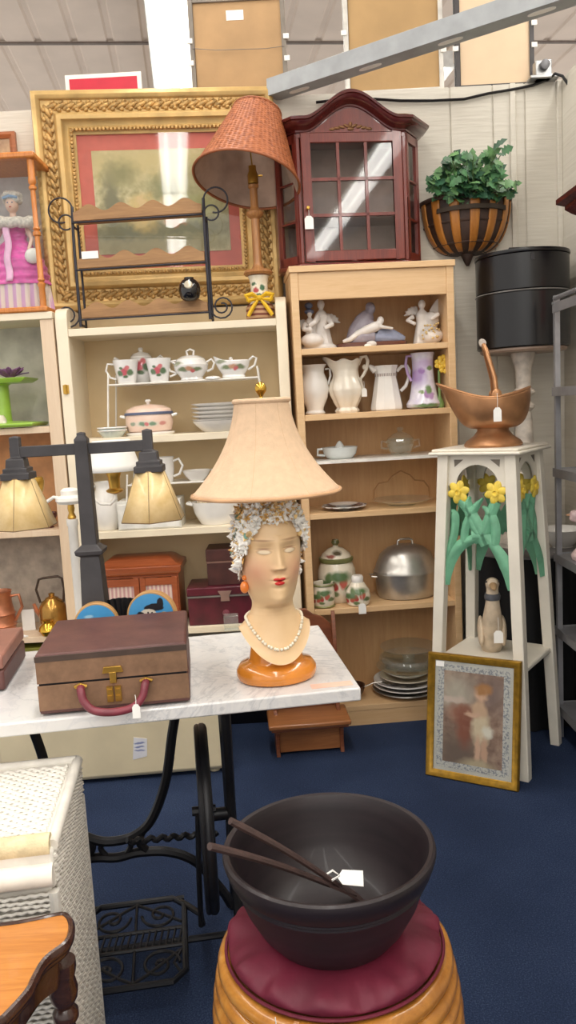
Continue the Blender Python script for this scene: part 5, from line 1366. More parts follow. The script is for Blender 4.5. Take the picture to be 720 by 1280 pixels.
# ================================================================== ON THE FLOOR BY THE CASES
o = thing('cream_chest', 'low cream painted chest with rounded edges on the carpet behind the treadle table', 'chest', (-.73, 3.10, 0), R(4))
M_chest = plain((228, 214, 180), .55, 0, .03, 6)
MB().box(-.44, .44, -.17, .17, .012, .36).build('body', M_chest, o, bevel=.02)
MB().box(-.452, .452, -.182, .175, .362, .42).build('lid', M_chest, o, bevel=.016)
for sx in (-1, 1):
    for sy in (-1, 1): MB().lathe([(.02, 0), (.022, .014), (0, .014)], 14, c=(sx*.38, sy*.13, 0)).build('foot', M_chest, o)
MB().prism([(.07, .085), (.125, .095), (.13, .165), (.08, .175)], -.1715, -.170, 'y').build('price_label', art('written_label', ((236, 236, 240), (228, 228, 236)), [(.10, .15, .02, .004, (140, 150, 190), .5), (.10, .135, .018, .004, (140, 150, 190), .5), (.10, .12, .02, .004, (150, 158, 196), .5)], 30, .7, .003), o)
# wooden wall shelf standing on the carpet
o = thing('wooden_stand', 'small brown wooden shelf stand with bracket sides, under the marble table corner', 'shelf', (.035, 3.15, 0), R(4))
M_ws = wood((106, 58, 34), (136, 78, 48), 'x', 2, .35, .2); M_ws2 = wood((140, 88, 50), (168, 110, 66), 'x', 2, .3, .3)
b = MB(); b.prism([(-.13, .004), (.13, .004), (.13, .46), (.12, .50), (.09, .53), (.05, .545), (.02, .57), (-.02, .57), (-.05, .545), (-.09, .53), (-.12, .50), (-.13, .46)], .07, .085, 'y'); b.build('back', M_ws, o, bevel=.003)
for s_ in (-1, 1):
    b = MB(); b.prism([(-.07, 0), (.07, 0), (.07, .52), (.05, .56), (.03, .52), (.02, .40), (.02, .16), (-.02, .14), (-.05, .12), (-.07, .10), (-.058, .05)], s_*.13-.008, s_*.13+.008, 'x'); b.build('side', M_ws, o, bevel=.002)
b = MB(); b.box(-.165, .165, -.115, .07, .130, .150); b.build('shelf', M_ws2, o, bevel=.006)
b = MB(); b.box(-.155, .155, -.105, .07, .118, .130); b.build('moulding', M_ws, o, bevel=.004)
b = MB(); b.box(-.122, .122, -.05, .07, .012, .028); b.box(-.122, .122, -.052, -.044, .012, .118); b.build('box_front', M_ws2, o, bevel=.001)
b = MB(); b.box(-.122, .122, -.02, .07, .33, .345); b.build('upper_shelf', M_ws2, o, bevel=.003)
# white scroll arm lamp standing on the chest
q = W(88, 640, 3.02)
o = thing('scroll_arm_lamp', 'white scroll armed lamp with brass sockets and one white shade, behind the mission lamp', 'lamp', (q.x+.004, 3.02, .42)); o.scale = (1.145,)*3
b = MB(); b.lathe([(.10, 0), (.105, .008), (.09, .02), (.04, .035), (.02, .05), (.018, .08)], 28); b.build('base', M_white, o)
b = MB(); b.lathe([(.016, .06), (.016, .500), (.019, .505), (.019, .525)], 16); b.build('pole', M_white, o)
b = MB(); b.lathe([(.012, .525), (.015, .530), (.009, .545), (.012, .560), (.010, .575)], 14); b.build('brass_collar', M_brass, o)
b = MB(); b.lathe([(.012, .573), (.04, .577), (.048, .587), (.046, .597), (.03, .605), (.03, .620), (.022, .627), (0, .630)], 24); b.build('hub', M_white, o)
b = MB(); b.tube([(-.03, 0, .595), (-.055, -.0, .600), (-.08, 0, .585), (-.105, .0, .570), (-.125, 0, .585), (-.12, 0, .615)], .006, 8); b.build('arm', M_white, o)
b = MB(); b.tube([(.03, 0, .595), (.07, .0, .595), (.10, 0, .570), (.13, 0, .567), (.15, 0, .585), (.15, 0, .605)], .006, 8); b.build('arm', M_white, o)
for x_ in (-.115, .15):
    b = MB(); b.lathe([(.008, .600), (.026, .607), (.03, .613), (.018, .620), (.02, .655), (.026, .670), (.022, .685), (0, .686)] if x_ > 0 else [(.008, .600), (.02, .607), (.03, .630), (.034, .655), (.03, .670), (0, .671)], 18, c=(x_, 0, 0)); b.build('brass_socket', M_brass, o)
b = MB(); b.grid(lambda u, v_: ((.09-.03*v_)*math.cos(2*PI*u)+.15, (.09-.03*v_)*math.sin(2*PI*u), .677+.10*v_), 48, 6, True); b.build('white_shade', plain((240, 238, 232), .7, 0, .01), o, solid=.003)
b = MB(); b.tube([(.15, 0, .675), (.15, 0, .770)], .003, 6)
for k in range(3): b.tube([(.15, 0, .767), (.15+.061*math.cos(2.1*k), .061*math.sin(2.1*k), .773)], .002, 5)
b.build('shade_fitter', M_brass, o)

# ================================================================== MARBLE TOPPED TREADLE TABLE
TA = R(7.5); TX, TY, TZ = .139, 1.69, .78
def tl(x, y, z=TZ):                       # table coordinates -> room
    return (TX+x*math.cos(TA)-y*math.sin(TA), TY+x*math.sin(TA)+y*math.cos(TA), z)
t = NT('white_marble'); v = t.coord()
n1 = t.noise(v, 3.2, 6, .62, 1.6); n2 = t.noise(v, 9, 5, .6, 2.2)
c1 = t.ramp(n1, [(.47, (218, 217, 216)), (.50, (176, 178, 182)), (.515, (220, 219, 218))])
c2 = t.ramp(n2, [(.44, (222, 221, 220)), (.5, (206, 207, 210)), (.56, (224, 223, 222))])
t.base(t.mix(.5, c1, c2)); M_marble = t.set(.25, 0, None, .15)
o = thing('treadle_table', 'white marble topped table on a black cast iron treadle sewing machine base', 'table', (TX, TY, 0), TA)
MB().box(-1.25, 0, 0, .53, .75, .78).build('marble_top', M_marble, o, bevel=.004)
MB().box(-.99, -.24, .05, .48, .742, .75).build('wooden_underboard', wood((150, 110, 70), (176, 134, 90), 'x', 1, .6), o)
def iron(name, paths, r, parent=None, flat=1):
    b = MB()
    for p, rr in paths: b.tube(p, rr or r, 8, flat=flat)
    return b.build(name, M_iron, parent or o)
def bez(ps, n=24):
    """smooth curve through points"""
    out = []
    for i in range(len(ps)-1):
        p0, p1, p2, p3 = [Vector(ps[max(0, min(len(ps)-1, k))]) for k in (i-1, i, i+1, i+2)]
        m = max(2, n//(len(ps)-1))
        for k in range(m):
            u = k/m; out.append(.5*((2*p1)+(p2-p0)*u+(2*p0-5*p1+4*p2-p3)*u*u+(3*p1-p0-3*p2+p3)*u**3))
    out.append(Vector(ps[-1])); return out
for xe in (-.292, -.90):
    b = MB()
    for s_ in (1, -1):
        yc = .32; w_ = s_*.58
        b.tube(bez([(xe, yc+w_*.20, .735), (xe, yc+w_*.17, .62), (xe, yc+w_*.10, .45), (xe, yc+w_*.11, .30), (xe, yc+w_*.19, .13), (xe, yc+w_*.235, .035), (xe, yc+w_*.25, .012)], 40), .013, 8)
        b.tube(bez([(xe, yc+w_*.16, .60), (xe, yc+w_*.05, .56), (xe, yc, .60)], 16), .010, 8)
        b.tube(bez([(xe, yc+w_*.10, .45), (xe, yc+w_*.05, .40), (xe, yc, .39)], 16), .010, 8)
    b.box(xe-.012, xe+.012, .08, .48, .725, .742); b.tube([(xe, .255, .30), (xe, .385, .30)], .011, 8); b.tube([(xe, .21, .16), (xe, .43, .16)], .010, 8)
    b.build('end_frame', M_iron, o)
    for s_ in (1, -1):
        q = MB(); q.lathe([(.018, 0), (.02, .004), (.016, .02), (0, .024)], 14, c=(xe, .32+s_*.145, 0)); q.build('foot', M_iron, o)
yb_ = .40
U = bez([(-.31, yb_, .735), (-.395, yb_, .66), (-.425, yb_, .575), (-.455, yb_, .43), (-.50, yb_, .325), (-.548, yb_, .285), (-.60, yb_, .275), (-.652, yb_, .285), (-.70, yb_, .325), (-.745, yb_, .43), (-.775, yb_, .575), (-.805, yb_, .66), (-.89, yb_, .735)], 72)
A_ = bez([(-.305, yb_, .05), (-.33, yb_, .10), (-.39, yb_, .185), (-.46, yb_, .225), (-.54, yb_, .235), (-.60, yb_, .228), (-.66, yb_, .235), (-.74, yb_, .225), (-.81, yb_, .185), (-.87, yb_, .10), (-.895, yb_, .05)], 60)
iron('back_brace', [(U, .013), (A_, .013)], .013)
for xm, s_ in ((-.52, 1), (-.68, -1)):
    iron('brace_link', [(bez([(xm, yb_, .305), (xm-s_*.018, yb_, .27), (xm, yb_, .235)], 10), .012), (bez([(xm-s_*.055, yb_, .285), (xm-s_*.04, yb_, .26), (xm-s_*.055, yb_, .235)], 10), .008)], .01)
# drive wheel, nearly edge on
wc = (-.352, .27, .385)
b = MB(); wr = .215
b.tube([(wc[0], wc[1]+wr*math.cos(2*PI*k/64), wc[2]+wr*math.sin(2*PI*k/64)) for k in range(64)], .0135, 10, True)
b.tube([(wc[0]-.012, wc[1]+(wr+.004)*math.cos(2*PI*k/64), wc[2]+(wr+.004)*math.sin(2*PI*k/64)) for k in range(64)], .008, 8, True)
wh = b.build('drive_wheel', M_iron, o)
for k in range(6):
    a = 2*PI*k/6+.3
    q = MB(); q.tube([(wc[0], wc[1]+.02*math.cos(a), wc[2]+.02*math.sin(a)), (wc[0], wc[1]+wr*.5*math.cos(a+.12), wc[2]+wr*.5*math.sin(a+.12)), (wc[0], wc[1]+wr*math.cos(a), wc[2]+wr*math.sin(a))], [.010, .007, .009], 8); q.build('spoke', M_iron, wh)
b = MB(); b.tube([(wc[0]-.03, wc[1], wc[2]), (-.30, wc[1], wc[2])], .016, 12); b.build('hub', M_iron, wh)
iron('pitman_rod', [([(-.376, .25, .40), (-.384, .25, .24), (-.388, .25, .10)], .007), ([(-.39, .27, .40), (-.33, .27, .40)], .012)], .007)
pa = []
for k in range(40):
    u = k/39; pa.append((-.56+.23*u, .30+.004*math.sin(u*50), .325+.004*math.cos(u*50)-.008*u))
iron('twisted_tie_bar', [(pa, .0075)], .0075)
# treadle plate: open scrollwork
tx0, tx1, ty0, ty1, tz = -.68, -.43, .10, .385, .085
pl_ = MB()
def tp(x, y): return (x, y, tz+(y-.24)*.10)
pl_.tube([tp(*p) for p in [(tx0, ty0+.03), (tx0+.03, ty0), (tx1-.03, ty0), (tx1, ty0+.03), (tx1, ty1-.03), (tx1-.03, ty1), (tx0+.03, ty1), (tx0, ty1-.03)]], .008, 8, True)
for yy in (ty0+.115, ty0+.175): pl_.tube([tp(tx0, yy), tp(tx1, yy)], .005, 6)
for k in range(15):
    x_ = tx0+.012+(tx1-tx0-.024)*k/14; pl_.tube([tp(x_-.005, ty0+.115), tp(x_+.005, ty0+.175)], .0032, 6)
def spiral(cx, cy, r, s_, ph): return [tp(cx+s_*r*(1-k/34)*math.cos(ph+k/34*3.4*PI), cy+r*(1-k/34)*math.sin(ph+k/34*3.4*PI)) for k in range(33)]
for s_ in (-1, 1):
    cx = (tx0+tx1)/2+s_*.062
    pl_.tube(spiral(cx, ty0+.058, .05, s_, 0), .0042, 6); pl_.tube(spiral(cx, ty1-.055, .048, s_, PI), .0042, 6)
    pl_.tube([tp((tx0+tx1)/2, ty0+.01), tp(cx-s_*.03, ty0+.03), tp(cx+s_*.055, ty0+.10)], .004, 6)
    pl_.tube([tp((tx0+tx1)/2, ty1-.01), tp(cx-s_*.03, ty1-.03), tp(cx+s_*.055, ty1-.09)], .004, 6)
    pl_.tube([tp(cx+s_*.055, ty0+.02), tp(cx+s_*.035, ty0+.058), tp(cx+s_*.055, ty0+.10)], .004, 6)
pl_.tube([tp((tx0+tx1)/2, ty0), tp((tx0+tx1)/2, ty0+.115)], .004, 6); pl_.tube([tp((tx0+tx1)/2, ty0+.175), tp((tx0+tx1)/2, ty1)], .004, 6)
pl_.tube([tp(tx0, ty1), tp(tx1, ty1)], .005, 6)
pl_.build('treadle_plate', M_iron, o)
iron('treadle_axle', [([(-.895, .235, .078), (-.305, .235, .078)], .0085), ([(-.44, .375, .095), (-.388, .30, .10), (-.384, .25, .105)], .008)], .008)
# peach sticker on the marble
q0 = F(400, 864, TZ); q1 = F(441, 860, TZ)
MB().at((0, 0, 0)).box(-.105, -.012, .022, .050, .7802, .7808).build('peach_sticker', plain((244, 196, 176), .8), o)

# ---------------------------------------------------------------- record player suitcase
sc0 = Vector(tl(-.655, -.005)); 
o = thing('suitcase', 'old brown and tan case with burgundy handle and brass latch on the marble top', 'suitcase', (-.388, 1.635, TZ), R(6.5))
t = NT('worn_tan_cloth'); v = t.coord(); t.base(t.ramp(t.noise(v, 18, 5, .7), [(.3, (112, 84, 62)), (.7, (142, 108, 82))])); M_scf = t.set(.6)
t = NT('maroon_leatherette'); v = t.coord(); t.base(t.ramp(t.noise(v, 12, 5, .7), [(.3, (78, 46, 44)), (.7, (104, 66, 60))])); t.bump(t.noise(v, 300, 2), .2, .002); M_scd = t.set(.5)
hw, dd = .158, .285
def slab(b, z0, z1, ins): b.box(-hw+ins, hw-ins, ins, dd-ins, z0, z1)
b = MB(); slab(b, .004, .068, 0); body = b.build('body', M_scd, o, bevel=.006)
MB().box(-hw+.001, hw-.001, -.0012, .001, .013, .0675).build('tan_front', M_scf, o, bevel=.0005)
b = MB(); slab(b, .0715, .135, 0); lid = b.build('lid', M_scd, o, bevel=.006)
MB().box(-hw+.001, hw-.001, -.0012, .001, .072, .120).build('tan_lid_front', M_scf, o, bevel=.0005)
MB().box(-hw, hw, -.0022, .001, .119, .131).build('dark_band', plain((70, 54, 46), .6, 0, .15), o)
b = MB(); b.box(-hw+.004, hw-.004, .003, dd-.003, .067, .073); b.build('gap', M_black, o)
b = MB(); b.tube(bez([(-.068, -.002, .058), (-.066, -.02, .056), (-.060, -.028, .035), (-.04, -.034, .016), (0, -.036, .010), (.04, -.034, .016), (.060, -.028, .035), (.066, -.02, .056), (.068, -.002, .058)], 40), .0085, 10)
b.build('handle', plain((120, 50, 62), .4, 0, .12, 20), o)
for s_ in (-1, 1):
    b = MB(); b.tube([(s_*.068-.012, -.004, .060), (s_*.068, -.007, .066), (s_*.068+.012, -.004, .060)], .004, 6); b.build('handle_loop', M_brass, o)
    b = MB(); b.box(s_*.0085-.0065, s_*.0085+.0065, -.008, 0, .022, .055); b.box(s_*.0085-.0045, s_*.0085+.0045, -.011, -.007, .028, .036); b.box(s_*.0085-.0045, s_*.0085+.0045, -.011, -.007, .044, .05); b.build('brass_latch', M_brass, o)
b = MB(); b.prism([(-.022, .084), (.022, .084), (.018, .098), (-.018, .098)], -.006, 0, 'y'); b.box(-.007, .007, -.007, 0, .062, .086); b.build('latch_plate', M_brass, o, bevel=.001)
price_tag(o, (.046, -.042, .024), .016, .030, 0, 0, .02)
# another case at the left edge
o = thing('brown_case', 'corner of a second brown case at the left edge of the marble top', 'suitcase', tl(-.905, .05), TA)
q = F(4, 868, TZ); o.location = (q.x-.15, q.y, TZ)
MB().box(-.15, .15, 0, .26, .003, .05).build('body', M_scd, o, bevel=.005); MB().box(-.15, .15, 0, .26, .053, .085).build('lid', plain((150, 104, 90), .5, 0, .1), o, bevel=.005)
MB().tube([(-.04, -.002, .03), (-.035, -.02, .02), (.035, -.02, .02), (.04, -.002, .03)], .006, 8).build('handle', plain((110, 60, 56), .4), o)

# ---------------------------------------------------------------- two arm mission lamp
q = W(118, 750, 2.03)
o = thing('mission_lamp', 'dark bronze two arm mission lamp with two amber mica pyramid shades', 'lamp', (-.512, 2.035, TZ), R(2))
M_brz = plain((66, 64, 66), .5, .4, .15, 12)
b = MB(); b.loft([[(sx*r, sy*r, zz) for sx, sy in ((-1, -1), (1, -1), (1, 1), (-1, 1))] for r, zz in ((.062, 0), (.066, .006), (.066, .022), (.05, .03), (.045, .036))]); b.build('base', M_brz, o, bevel=.003)
b = MB(); b.loft([[(sx*r, sy*r, zz) for sx, sy in ((-1, -1), (1, -1), (1, 1), (-1, 1))] for r, zz in ((.044, .03), (.036, .07), (.030, .14), (.026, .25), (.024, .268), (.034, .274), (.036, .284), (.028, .29), (.0195, .298), (.0165, .56), (.0165, .566), (.010, .575), (.010, .582), (0, .585))]); b.build('post', M_brz, o, bevel=.002)
for k in range(1): pass
b = MB(); b.box(-.180, .172, -.010, .010, .528, .556); b.build('cross_bar', M_brz, o, bevel=.002)
M_mica = art('amber_mica', ((212, 182, 124), (230, 204, 152)), [(0, .40, .05, .02, (214, 160, 80), 1.6)], 26, .35, .01, .2)
for xs_, nm in ((-.166, 0), (.166, 1)):
    b = MB(); b.loft([[(xs_+sx*r, sy*r, zz) for sx, sy in ((-1, -1), (1, -1), (1, 1), (-1, 1))] for r, zz in ((.036, .474), (.036, .49), (.030, .492), (.030, .502), (.024, .504), (.022, .525), (.012, .53), (.012, .58), (.0, .584))]); cap = b.build('shade_cap', M_brz, o, bevel=.0015)
    # hexagonal mica shade
    N6 = 6; b = MB(); zt_, zb_ = .476, .352; rt, rb_ = .038, .086
    top = [(xs_+rt*math.cos(PI/6+k*PI/3), rt*math.sin(PI/6+k*PI/3), zt_) for k in range(N6)]; bot = [(xs_+rb_*math.cos(PI/6+k*PI/3), rb_*math.sin(PI/6+k*PI/3), zb_) for k in range(N6)]
    b.add(top+bot, [(k, (k+1) % N6, N6+(k+1) % N6, N6+k) for k in range(N6)])
    shd = b.build('mica_shade', M_mica, o, angle=20, solid=.003)
    b = MB()
    for k in range(N6): b.tube([top[k], bot[k]], .0016, 6)
    b.tube(bot, .0018, 6, True); b.tube(top, .002, 6, True)
    b.build('shade_strips', plain((120, 96, 66), .4, .4), shd)
    b = MB(); b.lathe([(0, .38), (.018, .385), (.024, .41), (.016, .44), (.012, .48)], 16, c=(xs_, 0, 0)); b.build('bulb', plain((240, 236, 224), .3), o)
# ---------------------------------------------------------------- blue round plaques and fan
M_sky = (70, 150, 206)
def plaque(px, py, y, r, label, lay, rz=0):
    q = W(px, py, y); h = q.z-TZ
    o = thing('round_plaque', label, 'plaque', (q.x, y, TZ), rz)
    b = MB().at((0, .005, h), 0, PI/2); b.lathe([(0, -.012), (r-.002, -.012), (r, -.010), (r, .010), (r-.002, .012), (0, .012)], 48); b.build('wooden_disc', wood((186, 140, 86), (206, 162, 106), 'x', 1, .5), o)
    b = MB().at((0, -.0075, h), 0, PI/2); b.lathe([(0, 0), (r*.92, 0), (r*.92, .0012), (0, .0012)], 48)
    b.build('blue_face', art('plaque_paint', (M_sky, (78, 158, 212)), [(x_*r, h+z_*r, a_*r, c_*r, cc, sf) for x_, z_, a_, c_, cc, sf in lay], 30, .4, .002), o)
    b = MB(); b.prism([(-.05, 0), (.05, 0), (.04, .02), (.02, h-r*.85), (-.02, h-r*.85), (-.04, .02)], 0, .035, 'y'); b.build('foot', wood((170, 124, 76), (190, 146, 92), 'x', 1, .5), o, bevel=.002)
    return o
plaque(190, 769, 1.985, .063, 'round blue plaque painted with black and cream shapes and a yellow flower, behind the case', [(.15, .35, .4, .16, (30, 28, 32), .15), (.4, .52, .14, .22, (30, 28, 32), .15), (-.1, .05, .34, .26, (222, 212, 196), .15), (-.42, .0, .16, .2, (34, 30, 34), .2), (.55, .02, .16, .14, (222, 186, 70), .2), (-.1, .12, .04, .07, (40, 36, 40), .2), (.05, .1, .04, .07, (40, 36, 40), .2)], R(-4))
plaque(121, 780, 1.985, .056, 'plain blue round plaque with a tan wooden edge, left of the black fan', [(-.3, .4, .2, .08, (160, 206, 232), .6), (.2, .2, .14, .06, (160, 206, 232), .6)], R(6))
q = W(155, 790, 2.03)
o = thing('folding_fan', 'black pleated fan opened between the two blue plaques', 'fan', (q.x, 2.035, TZ+.0015), 0)
b = MB(); secs = []
NP = 22
for k in range(NP*2+1):
    a = R(25)+R(130)*k/(NP*2); dy = .003*(1 if k % 2 else -1)
    secs.append([(.03*math.cos(a), dy*.3, .03*math.sin(a)), (.15*math.cos(a), dy, .15*math.sin(a)), (.15*math.cos(a), dy+.0012, .15*math.sin(a)), (.03*math.cos(a), dy*.3+.0012, .03*math.sin(a))])
b.loft(secs); b.build('pleats', plain((24, 24, 28), .5, 0, .2, 60), o, angle=15)
b = MB().at((0, .002, .012), 0, PI/2); b.lathe([(.012, -.006), (.012, .006), (0, .006)], 14); b.build('rivet_base', M_black, o)
# small clear acrylic holder near the head
q = F(290, 785, TZ)
o = thing('acrylic_holder', 'tiny clear acrylic holder at the back of the marble top left of the bust', 'holder', (q.x, q.y-.02, TZ))
b = MB(); b.box(-.02, .02, -.012, .012, 0, .003); b.box(-.02, .02, .008, .011, 0, .045); b.tube([(-.019, 0, .003), (-.019, 0, .04), (.019, 0, .04)], .0015, 5); b.build('stand', M_dish, o)

# ---------------------------------------------------------------- mannequin head lamp
HX, HY = -.046, 1.795
o = thing('mannequin_lamp', 'mannequin head lamp with shell flower cap, red lips and cream bell shade', 'lamp', (HX, HY, TZ), R(13))
M_amber = plain((206, 128, 44), .2, 0, .12, 9, coat=.6)
b = MB(); b.lathe([(.080, 0), (.090, .004), (.094, .014), (.093, .026), (.084, .038), (.066, .044), (.062, .05), (.056, .085), (.05, .12), (0, .121)], 44, 1, .86); b.build('turned_base', M_amber, o)
# head, neck and bust: one surface
KEY = [  # z, half width, front, back, (axis) offset in y
    (.155, .053, .047, .056), (.166, .0485, .047, .055), (.176, .047, .050, .054), (.184, .0475, .070, .054), (.191, .0500, .081, .055), (.205, .0555, .088, .060), (.225, .0610, .091, .066),
    (.245, .0645, .092, .074), (.265, .0665, .0915, .082), (.290, .0685, .091, .090), (.312, .0695, .0895, .094), (.335, .0695, .0905, .096), (.360, .068, .086, .094), (.382, .062, .075, .086), (.402, .049, .057, .068), (.414, .032, .036, .044), (.420, .012, .013, .016), (.421, .0, .0, .0)]
def hk(z):
    for i in range(len(KEY)-1):
        if KEY[i][0] <= z <= KEY[i+1][0]:
            f_ = (z-KEY[i][0])/(KEY[i+1][0]-KEY[i][0]); 
            p0, p1, p2, p3 = [KEY[max(0, min(len(KEY)-1, k))] for k in (i-1, i, i+1, i+2)]
            return [.5*(2*p1[j]+(p2[j]-p0[j])*f_+(2*p0[j]-5*p1[j]+4*p2[j]-p3[j])*f_**2+(3*p1[j]-p0[j]-3*p2[j]+p3[j])*f_**3) for j in (1, 2, 3)]
    return KEY[-1][1:]
def g2(x, z, cx, cz, sx, sz): return math.exp(-((x-cx)/sx)**2-((z-cz)/sz)**2)
def head_pt(phi, z):
    w_, fr_, bk = hk(z); s_, c_ = math.sin(phi), math.cos(phi)      # phi 0 = front (-y)
    x_ = w_*math.copysign(abs(s_)**.95, s_)
    y_ = -fr_*c_ if c_ > 0 else -bk*c_
    if c_ > 0 and fr_ > .051:
        q_ = min(1, max(0, (z-.188)/(.300-.188))); q_ = q_*q_*(3-2*q_); pw_ = 6.0**((1-q_)**1.25)
        y_ = -(.050*c_+(fr_-.050)*c_**pw_)
    d = 0
    if c_ > 0:
        k = min(1, c_*1.6)
        if .258 < z < .345:
            u = min(1, (z-.267)/(.338-.267))
            if u >= 0: d += (.0195*(1-u)**1.15+.0028)*math.exp(-(x_/(.0085+.0045*(1-u)))**2)*min(1, u*9+.0)
            d += .006*(g2(x_, z, .0095, .2715, .006, .006)+g2(x_, z, -.0095, .2715, .006, .006))
        for sg in (-1, 1):
            d -= .0105*g2(x_, z, sg*.027, .312, .0165, .0115)
            d += .0085*g2(x_, z, sg*.0285, .308, .0115, .0062)
            d += .0025*g2(x_, z, sg*.03, .332, .02, .006)
            d += .0035*g2(x_, z, sg*.040, .270, .020, .022)
            d -= .002*g2(x_, z, sg*.03, .225, .012, .016)
        d += .0058*(g2(x_, z, -.006, .2495, .0085, .0042)+g2(x_, z, .006, .2495, .0085, .0042)) + .0066*g2(x_, z, 0, .2395, .0115, .0048)
        d -= .0032*g2(x_, z, 0, .2452, .016, .0016)
        d -= .0028*g2(x_, z, 0, .2285, .014, .0045)
        d += .0055*g2(x_, z, 0, .200, .017, .012)
        d -= .0014*g2(x_, z, 0, .2585, .0035, .0055)
        y_ -= d*k
    return (x_, y_+.004, z)
NU, NV = 168, 190
b = MB()
zs_ = [.155+(.421-.155)*(j/(NV-1)) for j in range(NV)]
bust = []
for j in range(12):          # flared neckline sweeping down to a point in front
    u = j/11; row = []
    for i in range(NU):
        phi = 2*PI*i/NU; s_, c_ = math.sin(phi), math.cos(phi)
        zb = .128-.076*max(0, c_)**1.6-.012*max(0, -c_)
        xb_ = .083*s_; yb2 = -(.080*c_ if c_ > 0 else .066*c_)
        hx, hy, hz = head_pt(phi, .155); f_ = u**.75; e = u*u*(3-2*u)
        row.append((xb_*(1-f_)+hx*f_, yb2*(1-f_)+hy*f_, zb*(1-u)+hz*u))
    bust.append(row)
rows = bust+[[head_pt(2*PI*i/NU, z_) for i in range(NU)] for z_ in zs_[1:]]
vs = [p for r_ in rows for p in r_]; fs = []
for j in range(len(rows)-1):
    for i in range(NU):
        k = (i+1) % NU; fs.append((j*NU+i, j*NU+k, (j+1)*NU+k, (j+1)*NU+i))
fs.append(tuple(range(NU)))
b.add(vs, fs)
face_lay = [(.046, .262, .024, .026, (224, 168, 134), 1.9), (-.046, .262, .024, .026, (224, 168, 134), 1.9), (0, .2395, .0112, .0046, (206, 36, 34), .18), (-.0058, .2485, .0080, .0038, (206, 36, 34), .18), (.0058, .2485, .0080, .0038, (206, 36, 34), .18), (0, .2452, .0130, .0013, (150, 20, 26), .4)]
for sg in (-1, 1):
    face_lay += [(sg*.0285, .309, .0142, .0058, (164, 126, 94), .5), (sg*.0285, .3085, .0122, .0042, (226, 208, 178), .4), (sg*.0285, .3155, .0145, .0012, (150, 112, 84), .8), (sg*.031, .3345, .018, .0022, (172, 134, 98), 1.1)]
M_face = art('painted_plaster', ((224, 188, 142), (231, 198, 154)), face_lay, 9, .38, .0003, .1)
b.build('head_and_bust', M_face, o, angle=60)
# cap of shell flowers
fl = MB(); rn = random.Random(21)
def onhead(phi, z_, off):
    x_, y_, _ = head_pt(phi, z_); x2, y2, _ = head_pt(phi+.02, z_); x3, y3, z3 = head_pt(phi, min(.4205, z_+.004))
    P = Vector((x_, y_, z_)); n_ = (Vector((x2, y2, z_))-P).cross(Vector((x3, y3, z3))-P)
    n_ = n_.normalized() if n_.length > 1e-12 else Vector((0, 0, 1))
    if n_.dot(P-Vector((0, 0, .30))) < 0: n_ = -n_
    return P+n_*off, n_
def hairline(phi):
    p_ = (phi+PI) % (2*PI)-PI; a = abs(p_); lo = .075 if p_ > 0 else .115
    return .374 if a < .55 else (.374-lo*min(1, (a-.55)/.85) if a < 1.75 else .240)
cnt = 0
while cnt < 760:
    z_ = rn.uniform(.235, .42); phi = rn.gauss(0, 1.05)
    if z_ < hairline(phi): continue
    if abs(phi) > PI or rn.random() > hk(z_)[0]/.07+.12: continue
    P, n_ = onhead(phi, z_, rn.uniform(.003, .010)); cnt += 1
    edge = z_-hairline(phi) < .03 and abs(phi) > .5
    ci = rn.choices([0, 1, 2, 3, 4], ([9, 2.4, 2.0, .5, .4] if z_ < .385 else [6, 3, 3, .8, .8]) if not edge else [12, 1, .6, .2, .1])[0]
    rot = n_.to_track_quat('Z', 'Y').to_matrix().to_4x4()
    fl.m = ci
    fl.T = Matrix.Translation(P) @ rot @ Matrix.Rotation(rn.uniform(0, 6), 4, 'Z') @ Matrix.Rotation(rn.uniform(-.5, .5), 4, 'X')
    r = rn.uniform(.0070, .0125)*(1.25 if edge else 1); kind = rn.random()
    if kind < .55:
        for k in range(5):
            a = 2*PI*k/5; c_, s_ = math.cos(a), math.sin(a)
            fl.add([(0, 0, .001), (r*.8*c_-r*.45*s_, r*.8*s_+r*.45*c_, .0035), (r*1.45*c_, r*1.45*s_, .0055), (r*.8*c_+r*.45*s_, r*.8*s_-r*.45*c_, .0035), (r*.7*c_, r*.7*s_, .0005)], [(0, 3, 4), (3, 2, 4), (2, 1, 4), (1, 0, 4)])
        fl.ball((0, 0, .002), r*.3, r*.3, r*.3, 6, 4)
    elif kind < .8: fl.ball((0, 0, 0), r*.9, r*.6, r*.55, 8, 5)
    else: fl.lathe([(0, -.002), (r*.6, 0), (r*.5, r*.5), (0, r*1.4)], 7)
M_sh = [plain((246, 244, 238), .3, 0, .03, 60, coat=.3), plain((226, 190, 130), .35, 0, .15, 60, coat=.3), plain((206, 158, 84), .35, 0, .15, 60, coat=.3), plain((196, 196, 200), .4, 0, .15, 60), plain((120, 168, 150), .4, 0, .15, 60)]
c = fl.build('shell_flowers', M_sh, o, angle=25, clean=False); c['kind'] = 'stuff'
b = MB(); b.grid(lambda u, v_: tuple(onhead(2*PI*u, hairline(2*PI*u)+(.4205-hairline(2*PI*u))*v_, .0015)[0]), 96, 24, True); b.build('cap', plain((204, 170, 120), .5, 0, .15, 30), o)
b = MB()
for sg in (-1, 1): b.ball((sg*.070, -.004, .245), .006, .006, .007, 10, 6); b.ball((sg*.071, -.005, .222), .009, .008, .013, 12, 8)
e_ = MB(); e_.ball((-.0645, -.012, .243), .006); e_.ball((-.066, -.014, .222), .010, .009, .014, 12, 8); e_.build('earring', plain((222, 126, 50), .3, coat=.4), o)
